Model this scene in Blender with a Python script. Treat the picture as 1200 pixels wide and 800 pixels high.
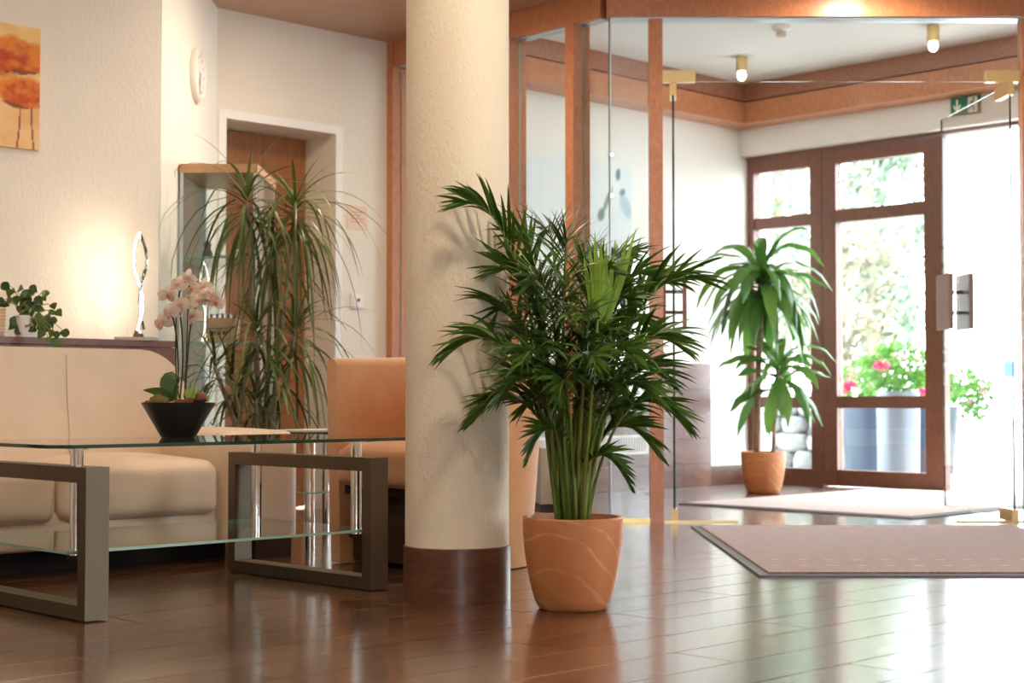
import bpy, bmesh, math, random
from mathutils import Vector, Matrix
random.seed(7)
scene = bpy.context.scene
for o in list(bpy.data.objects):
    bpy.data.objects.remove(o)
COL = scene.collection

# ------------------------------------------------------------------ camera
H_EYE, F_PX, HORIZON = 0.60, 1840.0, 466.0
cam_data = bpy.data.cameras.new('camera')
cam_data.sensor_width = 36.0
cam_data.lens = F_PX / 1200.0 * 36.0
cam_data.clip_start = 0.05
cam_data.clip_end = 300
cam_data.dof.use_dof = True
cam_data.dof.focus_distance = 4.75
cam_data.dof.aperture_fstop = 4.2
cam = bpy.data.objects.new('camera', cam_data)
COL.objects.link(cam)
cam.location = (0, 0, H_EYE)
cam.rotation_euler = (math.pi / 2 + math.atan((HORIZON - 400) / F_PX), 0, 0)
scene.camera = cam

# ------------------------------------------------------------------ view, world, sun, lamps
scene.view_settings.view_transform = 'Standard'
scene.view_settings.look = 'None'
scene.view_settings.exposure = 0.28
scene.view_settings.gamma = 1.0
scene.view_settings.use_curve_mapping = False
scene.cycles.use_denoising = True
scene.cycles.max_bounces = 10
scene.cycles.transparent_max_bounces = 24
scene.cycles.sample_clamp_indirect = 6.0
scene.cycles.caustics_reflective = False
scene.cycles.caustics_refractive = False

world = bpy.data.worlds.new('sky')
scene.world = world
world.use_nodes = True
bgn = world.node_tree.nodes['Background']
bgn.inputs[0].default_value = (0.81, 0.92, 1.0, 1)
bgn.inputs[1].default_value = 12.5

sun_d = bpy.data.lights.new('sun', 'SUN')
sun_d.energy = 4.0
sun_d.angle = math.radians(2)
sun_d.color = (1.0, 0.95, 0.86)
sun = bpy.data.objects.new('sun', sun_d)
COL.objects.link(sun)
sun.rotation_euler = (math.radians(38), 0, math.radians(75))

LAMP_POWER = 22.0
LAMP_COLOR = (1.0, 0.80, 0.58)

# ------------------------------------------------------------------ room axes
# local x = b (recedes to the right), local y = a (recedes to the left)
RZ = math.radians(44.2)
CB, SB = math.cos(RZ), math.sin(RZ)
def W(b, a, z=0.0):
    return Vector((CB * b - SB * a, SB * b + CB * a, z))
def ray(px, Y, py=None):
    """pixel column (and row) at depth Y along the level view direction"""
    X = (px - 600) / F_PX * Y
    if py is None:
        return X
    return Vector((X, Y, H_EYE + (HORIZON - py) / F_PX * Y))

# ------------------------------------------------------------------ materials
MATS = {}
def newmat(name):
    m = bpy.data.materials.new(name)
    m.use_nodes = True
    nt = m.node_tree
    b = nt.nodes['Principled BSDF']
    MATS[name] = m
    return m, nt, b
def node(nt, t, **kw):
    n = nt.nodes.new(t)
    for k, v in kw.items():
        if k.startswith('i_'):
            n.inputs[int(k[2:])].default_value = v
        else:
            setattr(n, k, v)
    return n
def lk(nt, a, b):
    nt.links.new(a, b)
def coords(nt, scale=(1, 1, 1), kind='Object', rot=(0, 0, 0)):
    tc = node(nt, 'ShaderNodeTexCoord')
    mp = node(nt, 'ShaderNodeMapping')
    mp.inputs['Scale'].default_value = scale
    mp.inputs['Rotation'].default_value = rot
    lk(nt, tc.outputs[kind], mp.inputs['Vector'])
    return mp.outputs['Vector']
def noise(nt, vec, scale, detail=4, rough=0.6, dist=0.0):
    n = node(nt, 'ShaderNodeTexNoise')
    n.inputs['Scale'].default_value = scale
    n.inputs['Detail'].default_value = detail
    n.inputs['Roughness'].default_value = rough
    n.inputs['Distortion'].default_value = dist
    lk(nt, vec, n.inputs['Vector'])
    return n
def ramp(nt, fac, stops):
    r = node(nt, 'ShaderNodeValToRGB')
    el = r.color_ramp.elements
    while len(el) < len(stops):
        el.new(0.5)
    for e, (p, c) in zip(el, stops):
        e.position = p
        e.color = (*c, 1)
    lk(nt, fac, r.inputs['Fac'])
    return r.outputs['Color']
def bump(nt, bsdf, height, strength, distance=0.01):
    b = node(nt, 'ShaderNodeBump')
    b.inputs['Strength'].default_value = strength
    b.inputs['Distance'].default_value = distance
    lk(nt, height, b.inputs['Height'])
    lk(nt, b.outputs['Normal'], bsdf.inputs['Normal'])

def mat_plain(name, col, rough=0.5, metal=0.0, spec=0.5, coat=0.0, emit=None, estr=0.0):
    m, nt, b = newmat(name)
    b.inputs['Base Color'].default_value = (*col, 1)
    b.inputs['Roughness'].default_value = rough
    b.inputs['Metallic'].default_value = metal
    b.inputs['Specular IOR Level'].default_value = spec
    b.inputs['Coat Weight'].default_value = coat
    if emit:
        b.inputs['Emission Color'].default_value = (*emit, 1)
        b.inputs['Emission Strength'].default_value = estr
    return m
def mat_plaster(name, c0, c1, bs=0.6, scale=55, dist=0.006):
    m, nt, b = newmat(name)
    v = coords(nt)
    n1 = noise(nt, v, 1.3, 3)
    lk(nt, ramp(nt, n1.outputs['Fac'], [(0.3, c0), (0.7, c1)]), b.inputs['Base Color'])
    b.inputs['Roughness'].default_value = 0.85
    b.inputs['Specular IOR Level'].default_value = 0.2
    v2 = coords(nt, (1, 1, 0.6))
    n2 = noise(nt, v2, scale, 5, 0.65, 0.6)
    bump(nt, b, n2.outputs['Fac'], bs, dist)
    return m
def mat_wood(name, dark, light, grain=(2, 2, 40), rough=0.4, coat=0.1, kind='Object', fine=6.0, bstr=0.05, rnd=0.0, lohi=(0.28, 0.72)):
    m, nt, b = newmat(name)
    v = coords(nt, grain, kind)
    n1 = noise(nt, v, fine, 6, 0.65, 0.8)
    fac = n1.outputs['Fac']
    if rnd:
        oi = node(nt, 'ShaderNodeObjectInfo')
        ge = node(nt, 'ShaderNodeNewGeometry')
        ad = node(nt, 'ShaderNodeMath', operation='ADD')
        lk(nt, oi.outputs['Random'], ad.inputs[0])
        lk(nt, ge.outputs['Random Per Island'], ad.inputs[1])
        fr = node(nt, 'ShaderNodeMath', operation='FRACT')
        lk(nt, ad.outputs[0], fr.inputs[0])
        sc = node(nt, 'ShaderNodeVectorMath', operation='SCALE')
        cmb = node(nt, 'ShaderNodeCombineXYZ')
        for k in range(3):
            lk(nt, fr.outputs[0], cmb.inputs[k])
        lk(nt, cmb.outputs[0], sc.inputs[0])
        sc.inputs['Scale'].default_value = 37.0
        va = node(nt, 'ShaderNodeVectorMath', operation='ADD')
        lk(nt, v, va.inputs[0]); lk(nt, sc.outputs[0], va.inputs[1])
        nt.links.new(va.outputs[0], n1.inputs['Vector'])
        mr = node(nt, 'ShaderNodeMapRange')
        mr.inputs['To Min'].default_value = -rnd
        mr.inputs['To Max'].default_value = rnd
        lk(nt, fr.outputs[0], mr.inputs['Value'])
        a2 = node(nt, 'ShaderNodeMath', operation='ADD')
        lk(nt, fac, a2.inputs[0]); lk(nt, mr.outputs[0], a2.inputs[1])
        fac = a2.outputs[0]
    lk(nt, ramp(nt, fac, [(lohi[0], dark), (lohi[1], light)]), b.inputs['Base Color'])
    b.inputs['Roughness'].default_value = rough
    b.inputs['Coat Weight'].default_value = coat
    b.inputs['Coat Roughness'].default_value = 0.15
    bump(nt, b, n1.outputs['Fac'], bstr, 0.002)
    return m
def mat_fabric(name, c0, c1, scale=9, bscale=180, bs=0.25, rough=0.8, sheen=0.3):
    m, nt, b = newmat(name)
    v = coords(nt)
    n1 = noise(nt, v, scale, 4)
    lk(nt, ramp(nt, n1.outputs['Fac'], [(0.3, c0), (0.7, c1)]), b.inputs['Base Color'])
    b.inputs['Roughness'].default_value = rough
    b.inputs['Sheen Weight'].default_value = sheen
    n2 = noise(nt, v, bscale, 3)
    bump(nt, b, n2.outputs['Fac'], bs, 0.002)
    return m
def mat_glass(name, tint=(0.97, 0.99, 0.98), refl=1.0, rough=0.0):
    """thin pane: clear, mirror-like by Fresnel"""
    m = bpy.data.materials.new(name); m.use_nodes = True
    nt = m.node_tree; nt.nodes.clear()
    out = node(nt, 'ShaderNodeOutputMaterial')
    tr = node(nt, 'ShaderNodeBsdfTransparent'); tr.inputs[0].default_value = (*tint, 1)
    gl = node(nt, 'ShaderNodeBsdfGlossy'); gl.inputs['Roughness'].default_value = rough
    gl.inputs[0].default_value = (refl, refl, refl, 1)
    lw = node(nt, 'ShaderNodeLayerWeight'); lw.inputs['Blend'].default_value = 0.5
    pw = node(nt, 'ShaderNodeMath', operation='POWER'); pw.inputs[1].default_value = 5.0
    lk(nt, lw.outputs['Facing'], pw.inputs[0])
    fr = node(nt, 'ShaderNodeMath', operation='MULTIPLY_ADD'); fr.inputs[1].default_value = 0.96; fr.inputs[2].default_value = 0.04
    lk(nt, pw.outputs[0], fr.inputs[0])
    mx = node(nt, 'ShaderNodeMixShader')
    lk(nt, fr.outputs[0], mx.inputs[0]); lk(nt, tr.outputs[0], mx.inputs[1]); lk(nt, gl.outputs[0], mx.inputs[2])
    lk(nt, mx.outputs[0], out.inputs[0])
    MATS[name] = m
    return m
def mat_leaf(name, c0, c1, rough=0.4, trans=0.3, spec=0.5):
    m, nt, b = newmat(name)
    oi = node(nt, 'ShaderNodeObjectInfo')
    ge = node(nt, 'ShaderNodeNewGeometry')
    ad = node(nt, 'ShaderNodeMath', operation='ADD')
    lk(nt, oi.outputs['Random'], ad.inputs[0]); lk(nt, ge.outputs['Random Per Island'], ad.inputs[1])
    fr = node(nt, 'ShaderNodeMath', operation='FRACT'); lk(nt, ad.outputs[0], fr.inputs[0])
    col = ramp(nt, fr.outputs[0], [(0.0, c0), (1.0, c1)])
    lk(nt, col, b.inputs['Base Color'])
    b.inputs['Roughness'].default_value = rough
    b.inputs['Specular IOR Level'].default_value = spec
    tl = node(nt, 'ShaderNodeBsdfTranslucent'); lk(nt, col, tl.inputs[0])
    mx = node(nt, 'ShaderNodeMixShader'); mx.inputs[0].default_value = trans
    out = nt.nodes['Material Output']
    lk(nt, b.outputs[0], mx.inputs[1]); lk(nt, tl.outputs[0], mx.inputs[2]); lk(nt, mx.outputs[0], out.inputs[0])
    return m
def mat_vcol(name, rough=0.7):
    m, nt, b = newmat(name)
    at = node(nt, 'ShaderNodeAttribute'); at.attribute_name = 'Col'
    lk(nt, at.outputs['Color'], b.inputs['Base Color'])
    b.inputs['Roughness'].default_value = rough
    return m

M_WALL = mat_plaster('wall_plaster', (0.80, 0.74, 0.65), (0.84, 0.78, 0.69), 0.55, 60)
M_WALLC = mat_plaster('clock_wall_plaster', (0.86, 0.83, 0.76), (0.88, 0.85, 0.78), 0.2, 60)
M_COLUMN = mat_plaster('column_plaster', (0.80, 0.70, 0.545), (0.84, 0.745, 0.59), 0.5, 75, 0.007)
M_VEST = mat_plaster('vestibule_plaster', (0.85, 0.82, 0.75), (0.88, 0.85, 0.78), 0.3, 60)
M_WHITE = mat_plain('white_paint', (0.86, 0.85, 0.83), 0.6)
M_CEILV = mat_plain('white_ceiling', (0.85, 0.84, 0.82), 0.8)
M_CEIL = mat_wood('brown_ceiling', (0.46, 0.25, 0.155), (0.52, 0.295, 0.19), (1, 1, 1), 0.38, 0.1, fine=2.0, bstr=0.01)
M_BURL = mat_wood('burl_veneer', (0.22, 0.085, 0.05), (0.46, 0.20, 0.12), (8, 8, 8), 0.35, 0.2, fine=7, bstr=0.08)
M_CHERRY = mat_wood('cherry_wood', (0.40, 0.145, 0.062), (0.58, 0.245, 0.115), (6, 6, 3), 0.35, 0.2, fine=9, bstr=0.04)
M_NICHE = mat_wood('niche_door_wood', (0.22, 0.078, 0.026), (0.42, 0.165, 0.06), (14, 14, 0.7), 0.45, 0.05, fine=5, bstr=0.04)
M_MAHOG = mat_wood('mahogany', (0.155, 0.06, 0.036), (0.235, 0.095, 0.06), (5, 5, 2), 0.45, 0.1, fine=8, bstr=0.04)
M_FLOOR = mat_wood('floor_laminate', (0.045, 0.016, 0.008), (0.185, 0.076, 0.036), (1.2, 12, 4), 0.25, 0.75, fine=3.2, bstr=0.05, rnd=0.06, lohi=(0.37, 0.64))
M_DADO = mat_wood('dado_laminate', (0.10, 0.045, 0.035), (0.21, 0.10, 0.075), (1.5, 5, 5), 0.28, 0.1, fine=3.5, bstr=0.03, rnd=0.12)
M_SKIRT = mat_wood('walnut_skirting', (0.075, 0.026, 0.013), (0.17, 0.065, 0.033), (3, 3, 9), 0.4, 0.1, fine=4, bstr=0.05)
M_LEDGE = mat_wood('ledge_wood', (0.125, 0.052, 0.037), (0.165, 0.075, 0.055), (3, 3, 3), 0.45, 0.05, fine=6, bstr=0.02)
M_SOFA = mat_fabric('cream_leather', (0.63, 0.495, 0.365), (0.69, 0.55, 0.41), 6, 160, 0.12, 0.55, 0.15)
M_SUEDE = mat_fabric('orange_suede', (0.60, 0.30, 0.14), (0.70, 0.38, 0.19), 7, 220, 0.3, 0.9, 0.5)
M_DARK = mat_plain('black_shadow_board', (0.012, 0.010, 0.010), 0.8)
M_DKWOOD = mat_plain('dark_foot', (0.035, 0.018, 0.013), 0.35)
M_STEEL = mat_plain('champagne_metal', (0.15, 0.112, 0.078), 0.45, 0.8)
M_CHROME = mat_plain('chrome', (0.85, 0.84, 0.82), 0.08, 1.0)
M_BRASS = mat_plain('brass', (0.68, 0.48, 0.22), 0.3, 0.9)
M_ALU = mat_plain('aluminium', (0.62, 0.64, 0.67), 0.35, 0.7)
M_TABLEGLASS = mat_glass('table_glass', (0.84, 0.93, 0.90), 1.0)
M_EDGE = mat_plain('green_glass_edge', (0.018, 0.055, 0.042), 0.08)
M_EDGEL = mat_plain('pale_glass_edge', (0.33, 0.52, 0.43), 0.1)
M_GLASS = mat_glass('clear_glass', (0.97, 0.985, 0.98), 0.9)
M_VITGLASS = mat_glass('vitrine_glass', (0.93, 0.97, 0.96), 0.9)
M_BLACK = mat_plain('black_ceramic', (0.012, 0.011, 0.012), 0.35)
M_SOIL = mat_fabric('soil', (0.03, 0.018, 0.010), (0.09, 0.05, 0.03), 40, 90, 1.0, 0.95, 0)
M_PALM = mat_leaf('palm_leaf', (0.020, 0.066, 0.010), (0.095, 0.19, 0.024), 0.38, 0.25)
M_PALMNEW = mat_leaf('young_palm_leaf', (0.20, 0.36, 0.03), (0.30, 0.46, 0.05), 0.4, 0.4)
M_STALK = mat_leaf('palm_stalk', (0.10, 0.16, 0.022), (0.20, 0.235, 0.045), 0.4, 0.05)
M_DRAC = mat_leaf('dracaena_leaf', (0.032, 0.070, 0.015), (0.15, 0.19, 0.05), 0.4, 0.2)
M_CANE = mat_fabric('cane_bark', (0.22, 0.16, 0.09), (0.40, 0.31, 0.20), 30, 60, 0.6, 0.9, 0)
M_CORN = mat_leaf('corn_plant_leaf', (0.045, 0.15, 0.03), (0.17, 0.34, 0.06), 0.28, 0.35)
M_POTHOS = mat_leaf('pothos_leaf', (0.022, 0.058, 0.014), (0.10, 0.165, 0.025), 0.3, 0.2)
M_ORCHLEAF = mat_leaf('orchid_leaf', (0.06, 0.12, 0.035), (0.12, 0.19, 0.06), 0.35, 0.2)
M_PETAL = mat_leaf('orchid_petal', (0.70, 0.57, 0.45), (0.82, 0.72, 0.62), 0.6, 0.3, 0.2)
M_LIP = mat_plain('orchid_lip', (0.48, 0.16, 0.12), 0.5)
M_MOSS = mat_fabric('moss', (0.09, 0.065, 0.018), (0.17, 0.13, 0.04), 30, 120, 0.8, 0.95, 0)
M_DRYLEAF = mat_plain('dry_leaf', (0.13, 0.045, 0.022), 0.7)
M_STEMDK = mat_plain('orchid_stem', (0.025, 0.027, 0.014), 0.6)
M_PAPER = mat_plain('paper', (0.85, 0.83, 0.80), 0.6)
M_NOTICE = mat_plain('notice_paper', (0.80, 0.62, 0.50), 0.7)
M_RED = mat_plain('red_plastic', (0.45, 0.02, 0.02), 0.4)
M_SIGNG = mat_plain('sign_green', (0.01, 0.17, 0.09), 0.4)
M_SIGNW = mat_plain('sign_white', (0.80, 0.80, 0.72), 0.4)
M_BULB = mat_plain('lit_bulb', (1, 0.95, 0.85), 0.4, emit=(1.0, 0.86, 0.62), estr=14)
M_LED = mat_plain('lit_led_strip', (1, 0.95, 0.85), 0.4, emit=(1.0, 0.86, 0.66), estr=24)
M_DOWN = mat_plain('lit_downlight', (1, 0.95, 0.85), 0.4, emit=(1.0, 0.84, 0.62), estr=10)
M_CANVAS = mat_vcol('painted_canvas')
M_RUGEDGE = mat_plain('rubber_rug_edge', (0.12, 0.135, 0.15), 0.55)

def mat_terracotta():
    m, nt, b = newmat('terracotta')
    v = coords(nt, (1, 1, 2.4))
    n1 = noise(nt, v, 2.6, 3, 0.5, 1.6)
    wv = node(nt, 'ShaderNodeTexWave'); wv.wave_type = 'BANDS'; wv.bands_direction = 'DIAGONAL'
    wv.inputs['Scale'].default_value = 3.2; wv.inputs['Distortion'].default_value = 7.0
    wv.inputs['Detail'].default_value = 2.0; wv.inputs['Detail Scale'].default_value = 0.8
    lk(nt, coords(nt, (1.0, 1.0, 2.6)), wv.inputs['Vector'])
    line = ramp(nt, wv.outputs['Fac'], [(0.95, (0, 0, 0)), (0.99, (1, 1, 1))])
    msk = ramp(nt, n1.outputs['Fac'], [(0.38, (0, 0, 0)), (0.52, (1, 1, 1))])
    mu = node(nt, 'ShaderNodeMath', operation='MULTIPLY')
    lk(nt, line, mu.inputs[0]); lk(nt, msk, mu.inputs[1])
    base = ramp(nt, n1.outputs['Fac'], [(0.3, (0.55, 0.20, 0.075)), (0.7, (0.63, 0.25, 0.10))])
    mx = node(nt, 'ShaderNodeMixRGB'); mx.inputs[2].default_value = (0.69, 0.345, 0.165, 1)
    lk(nt, mu.outputs[0], mx.inputs[0]); lk(nt, base, mx.inputs[1])
    lk(nt, mx.outputs[0], b.inputs['Base Color'])
    b.inputs['Roughness'].default_value = 0.48
    n2 = noise(nt, v, 120, 3); bump(nt, b, n2.outputs['Fac'], 0.15, 0.002)
    return m
M_TERRA = mat_terracotta()
def mat_rug(name, c0, c1):
    m, nt, b = newmat(name)
    v = coords(nt)
    n1 = noise(nt, v, 60, 4, 0.7)
    n2 = noise(nt, coords(nt, (10, 60, 1)), 1.0, 2)
    ad = node(nt, 'ShaderNodeMath', operation='ADD'); lk(nt, n1.outputs['Fac'], ad.inputs[0])
    ml = node(nt, 'ShaderNodeMath', operation='MULTIPLY'); ml.inputs[1].default_value = 0.5
    lk(nt, n2.outputs['Fac'], ml.inputs[0]); lk(nt, ml.outputs[0], ad.inputs[1])
    lk(nt, ramp(nt, ad.outputs[0], [(0.55, c0), (0.95, c1)]), b.inputs['Base Color'])
    b.inputs['Roughness'].default_value = 0.95
    b.inputs['Sheen Weight'].default_value = 0.3
    bump(nt, b, n1.outputs['Fac'], 0.6, 0.004)
    return m
M_RUG = mat_rug('brown_rug_pile', (0.17, 0.085, 0.07), (0.31, 0.18, 0.15))
M_RUG2 = mat_rug('beige_rug_pile', (0.42, 0.30, 0.25), (0.55, 0.42, 0.36))
M_DASH = mat_plain('rug_dash', (0.52, 0.38, 0.33), 0.95)

# ------------------------------------------------------------------ mesh helpers
def link(o, parent=None):
    COL.objects.link(o)
    if parent is not None:
        o.parent = parent
    return o
def obj(name, bm, mat, parent=None, smooth=False, bevel=0.0, loc=None, rz=None):
    me = bpy.data.meshes.new(name)
    if bevel:
        bmesh.ops.bevel(bm, geom=[e for e in bm.edges if e.calc_face_angle(0) > 0.6], offset=bevel, segments=2, affect='EDGES', profile=0.5)
    bmesh.ops.recalc_face_normals(bm, faces=bm.faces)
    bm.to_mesh(me); bm.free()
    if smooth:
        for p in me.polygons:
            p.use_smooth = True
    mats = mat if isinstance(mat, (list, tuple)) else [mat]
    for mm in mats:
        me.materials.append(mm)
    o = bpy.data.objects.new(name, me)
    if loc is not None:
        o.location = loc
    if rz is not None:
        o.rotation_euler = (0, 0, rz)
    return link(o, parent)
def pyobj(name, verts, faces, mat, parent=None, smooth=True, kind=None):
    me = bpy.data.meshes.new(name)
    me.from_pydata(verts, [], faces)
    if smooth:
        me.polygons.foreach_set('use_smooth', [True] * len(me.polygons))
    me.materials.append(mat)
    me.update()
    o = bpy.data.objects.new(name, me)
    if kind:
        o['kind'] = kind
    return link(o, parent)
def smooth_by_angle(o, ang=0.7):
    me = o.data
    me.polygons.foreach_set('use_smooth', [True] * len(me.polygons))
    me.set_sharp_from_angle(angle=ang)
    return o
def tag(o, label, cat, group=None):
    o['label'] = label; o['category'] = cat
    if group:
        o['group'] = group
    return o
def thing(name, label, cat, loc=(0, 0, 0), rz=0.0, group=None):
    o = bpy.data.objects.new(name, None)
    o.empty_display_size = 0.1
    COL.objects.link(o)
    o.location = loc; o.rotation_euler = (0, 0, rz)
    return tag(o, label, cat, group)
def struct(o):
    o['kind'] = 'structure'
    return o
def sroot(name, loc=(0, 0, 0), rz=0.0):
    o = bpy.data.objects.new(name, None)
    o.empty_display_size = 0.1
    COL.objects.link(o)
    o.location = loc; o.rotation_euler = (0, 0, rz)
    return struct(o)
def box(bm, x0, x1, y0, y1, z0, z1):
    vs = [bm.verts.new((x, y, z)) for z in (z0, z1) for x, y in ((x0, y0), (x1, y0), (x1, y1), (x0, y1))]
    for f in ((0, 3, 2, 1), (4, 5, 6, 7), (0, 1, 5, 4), (1, 2, 6, 5), (2, 3, 7, 6), (3, 0, 4, 7)):
        bm.faces.new([vs[i] for i in f])
    return vs
def B(*boxes):
    bm = bmesh.new()
    for b in boxes:
        box(bm, *b)
    return bm
def prism(bm, poly, z0, z1, axis='z'):
    """extrude a polygon; axis tells which coordinate z0..z1 runs along"""
    def pt(p, q):
        if axis == 'z': return (p[0], p[1], q)
        if axis == 'y': return (p[0], q, p[1])
        return (q, p[0], p[1])
    lo = [bm.verts.new(pt(p, z0)) for p in poly]
    hi = [bm.verts.new(pt(p, z1)) for p in poly]
    n = len(poly)
    bm.faces.new(lo[::-1]); bm.faces.new(hi)
    for i in range(n):
        bm.faces.new((lo[i], lo[(i + 1) % n], hi[(i + 1) % n], hi[i]))
    return bm
def lathe(bm, prof, seg=40, center=(0, 0), close=False):
    rings = []
    for r, z in prof:
        if r < 1e-6:
            rings.append([bm.verts.new((center[0], center[1], z))])
        else:
            rings.append([bm.verts.new((center[0] + r * math.cos(2 * math.pi * k / seg), center[1] + r * math.sin(2 * math.pi * k / seg), z)) for k in range(seg)])
    for A, Bq in zip(rings, rings[1:]):
        for k in range(seg):
            k2 = (k + 1) % seg
            if len(A) == 1 and len(Bq) == 1: continue
            if len(A) == 1: bm.faces.new((A[0], Bq[k], Bq[k2]))
            elif len(Bq) == 1: bm.faces.new((A[k], A[k2], Bq[0]))
            else: bm.faces.new((A[k], A[k2], Bq[k2], Bq[k]))
    return bm
def cyl(bm, x, y, z0, z1, r, seg=20, r2=None):
    r2 = r if r2 is None else r2
    return lathe(bm, [(0, z0), (r, z0), (r2, z1), (0, z1)], seg, (x, y))
def tube(bm, pts, rad, seg=8):
    pts = [Vector(p) for p in pts]
    rads = rad if isinstance(rad, (list, tuple)) else [rad] * len(pts)
    rings = []
    ref = Vector((0.13, 0.31, 0.94)).normalized()
    for i, p in enumerate(pts):
        t = (pts[min(i + 1, len(pts) - 1)] - pts[max(i - 1, 0)]).normalized()
        r0 = ref if abs(t.dot(ref)) < 0.95 else Vector((1, 0, 0))
        u = t.cross(r0).normalized(); v = t.cross(u).normalized()
        rings.append([bm.verts.new(p + (u * math.cos(2 * math.pi * k / seg) + v * math.sin(2 * math.pi * k / seg)) * rads[i]) for k in range(seg)])
    for A, Bq in zip(rings, rings[1:]):
        for k in range(seg):
            bm.faces.new((A[k], A[(k + 1) % seg], Bq[(k + 1) % seg], Bq[k]))
    bm.faces.new(rings[0][::-1]); bm.faces.new(rings[-1])
    return bm
def rbox(x0, x1, y0, y1, z0, z1, r, seg=3):
    bm = B((x0, x1, y0, y1, z0, z1))
    bmesh.ops.bevel(bm, geom=list(bm.edges), offset=r, segments=seg, affect='EDGES', profile=0.5)
    return bm
def pane(name, boxargs, parent, glass, edge=None, rz=None):
    """a sheet of glass: clear faces, tinted cut edges"""
    bm = B(boxargs)
    o = obj(name, bm, [glass, edge or glass], parent)
    if rz is not None:
        o.rotation_euler = (0, 0, rz)
    if edge:
        me = o.data
        areas = [p.area for p in me.polygons]
        big = sorted(areas)[-2] * 0.99
        for p in me.polygons:
            p.material_index = 0 if p.area >= big else 1
    return o
def copy_tree(o, parent=None):
    c = o.copy(); COL.objects.link(c); c.parent = parent
    for ch in o.children:
        copy_tree(ch, c)
    return c

def blade(pts, widths, side, fold=0.25, twist=0.0):
    """leaf: verts, faces of a 3-column strip along pts"""
    V, Fc = [], []
    n = len(pts)
    for i, p in enumerate(pts):
        t = (pts[min(i + 1, n - 1)] - pts[max(i - 1, 0)]).normalized()
        s = (side - t * side.dot(t))
        s = s.normalized() if s.length > 1e-4 else t.orthogonal().normalized()
        if twist:
            s = Matrix.Rotation(twist * i / n, 3, t) @ s
        nrm = s.cross(t)
        w = widths[i] / 2
        V += [p - s * w + nrm * w * fold, p, p + s * w + nrm * w * fold]
    for i in range(n - 1):
        a = i * 3; c = a + 3
        Fc += [(a, a + 1, c + 1, c), (a + 1, a + 2, c + 2, c + 1)]
    return V, Fc
def droop(p0, d, length, grav, n=5, wob=0.0, rnd=random):
    p = Vector(p0); d = Vector(d).normalized(); pts = [p.copy()]
    ds = length / n
    for i in range(n):
        d = (d + Vector((rnd.uniform(-wob, wob), rnd.uniform(-wob, wob), -grav * ds))).normalized()
        p = p + d * ds
        pts.append(p.copy())
    return pts

# ================================================================== STRUCTURE
C_A, C_B = 6.75, 5.648            # recess wall plane, partition plane (room axes)
A_PIC = 5.83                      # picture wall plane
H_LOBBY, H_VEST = 2.59, 2.78
Rp = Vector((-1.504, 6.67)); Qp = Vector((-1.504, 7.954)); Cp = Vector((0.48, 7.61))
A_VW, B_ENT = 6.82, 9.0

def bminv(x, y):                  # world -> (b, a)
    return (CB * x + SB * y, -SB * x + CB * y)
bR = bminv(*Rp)[0]; bQ = bminv(*Qp)[0]

# ---- floor
slab = [(-4.6, -2.7), (4.4, -2.7), (4.4, 8.45), tuple(W(B_ENT + .05, 3.15).xy), tuple(W(B_ENT + .05, A_VW + .2).xy), tuple(W(4.0, A_VW + .2).xy), (-4.6, 6.6)]
floor = struct(obj('floor', prism(bmesh.new(), slab, -0.08, -0.006), M_FLOOR))
PLW, PLL, GAP = 0.185, 1.28, 0.0016
def in_view(x, y):
    if y < 1.0: return False
    px = 600 + F_PX * x / y; py = HORIZON + F_PX * H_EYE / y
    return -130 < px < 1330 and py < 860
cells = []
for i in range(-10, 50):
    a0 = i * PLW
    off = (i * 0.437) % 1.0 * PLL
    for j in range(-4, 9):
        b0 = j * PLL + off
        b1 = b0 + PLL
        if b0 >= B_ENT: continue
        b1 = min(b1, B_ENT)
        if b1 - b0 < 0.15: continue
        c = W((b0 + b1) / 2, a0 + PLW / 2)
        if not (-4.4 < c.x < 4.3 and -2.5 < c.y < 12.0): continue
        if a0 > A_VW or (a0 > A_PIC + .1 and b1 < bR - 0.6): continue
        vis = any(in_view(*W(b0 + (b1 - b0) * t, a0 + PLW / 2).xy) for t in (0.05, 0.35, 0.65, 0.95))
        cells.append((c.length, vis, b0, b1, a0))
vis_cells = sorted([c for c in cells if c[1]])
rest = [c for c in cells if not c[1]] + vis_cells[300:]
pl_mesh = {}
for _, _, b0, b1, a0 in vis_cells[:300]:
    key = round(b1 - b0, 3)
    if key not in pl_mesh:
        bm = B((0, b1 - b0 - GAP, 0, PLW - GAP, -0.006, 0.0))
        bmesh.ops.bevel(bm, geom=[e for e in bm.edges if all(v.co.z > -0.001 for v in e.verts)], offset=0.0012, segments=1, affect='EDGES')
        me = bpy.data.meshes.new('plank'); bm.to_mesh(me); bm.free(); me.materials.append(M_FLOOR)
        pl_mesh[key] = me
    o = bpy.data.objects.new('plank', pl_mesh[key])
    COL.objects.link(o); o.parent = floor
    o.location = W(b0, a0); o.rotation_euler = (0, 0, RZ)
bm = bmesh.new()
for _, _, b0, b1, a0 in rest:
    box(bm, b0, b1 - GAP, a0, a0 + PLW - GAP, -0.006, 0.0)
o = obj('outer_planks', bm, M_FLOOR, floor, rz=RZ); o['kind'] = 'stuff'

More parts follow.
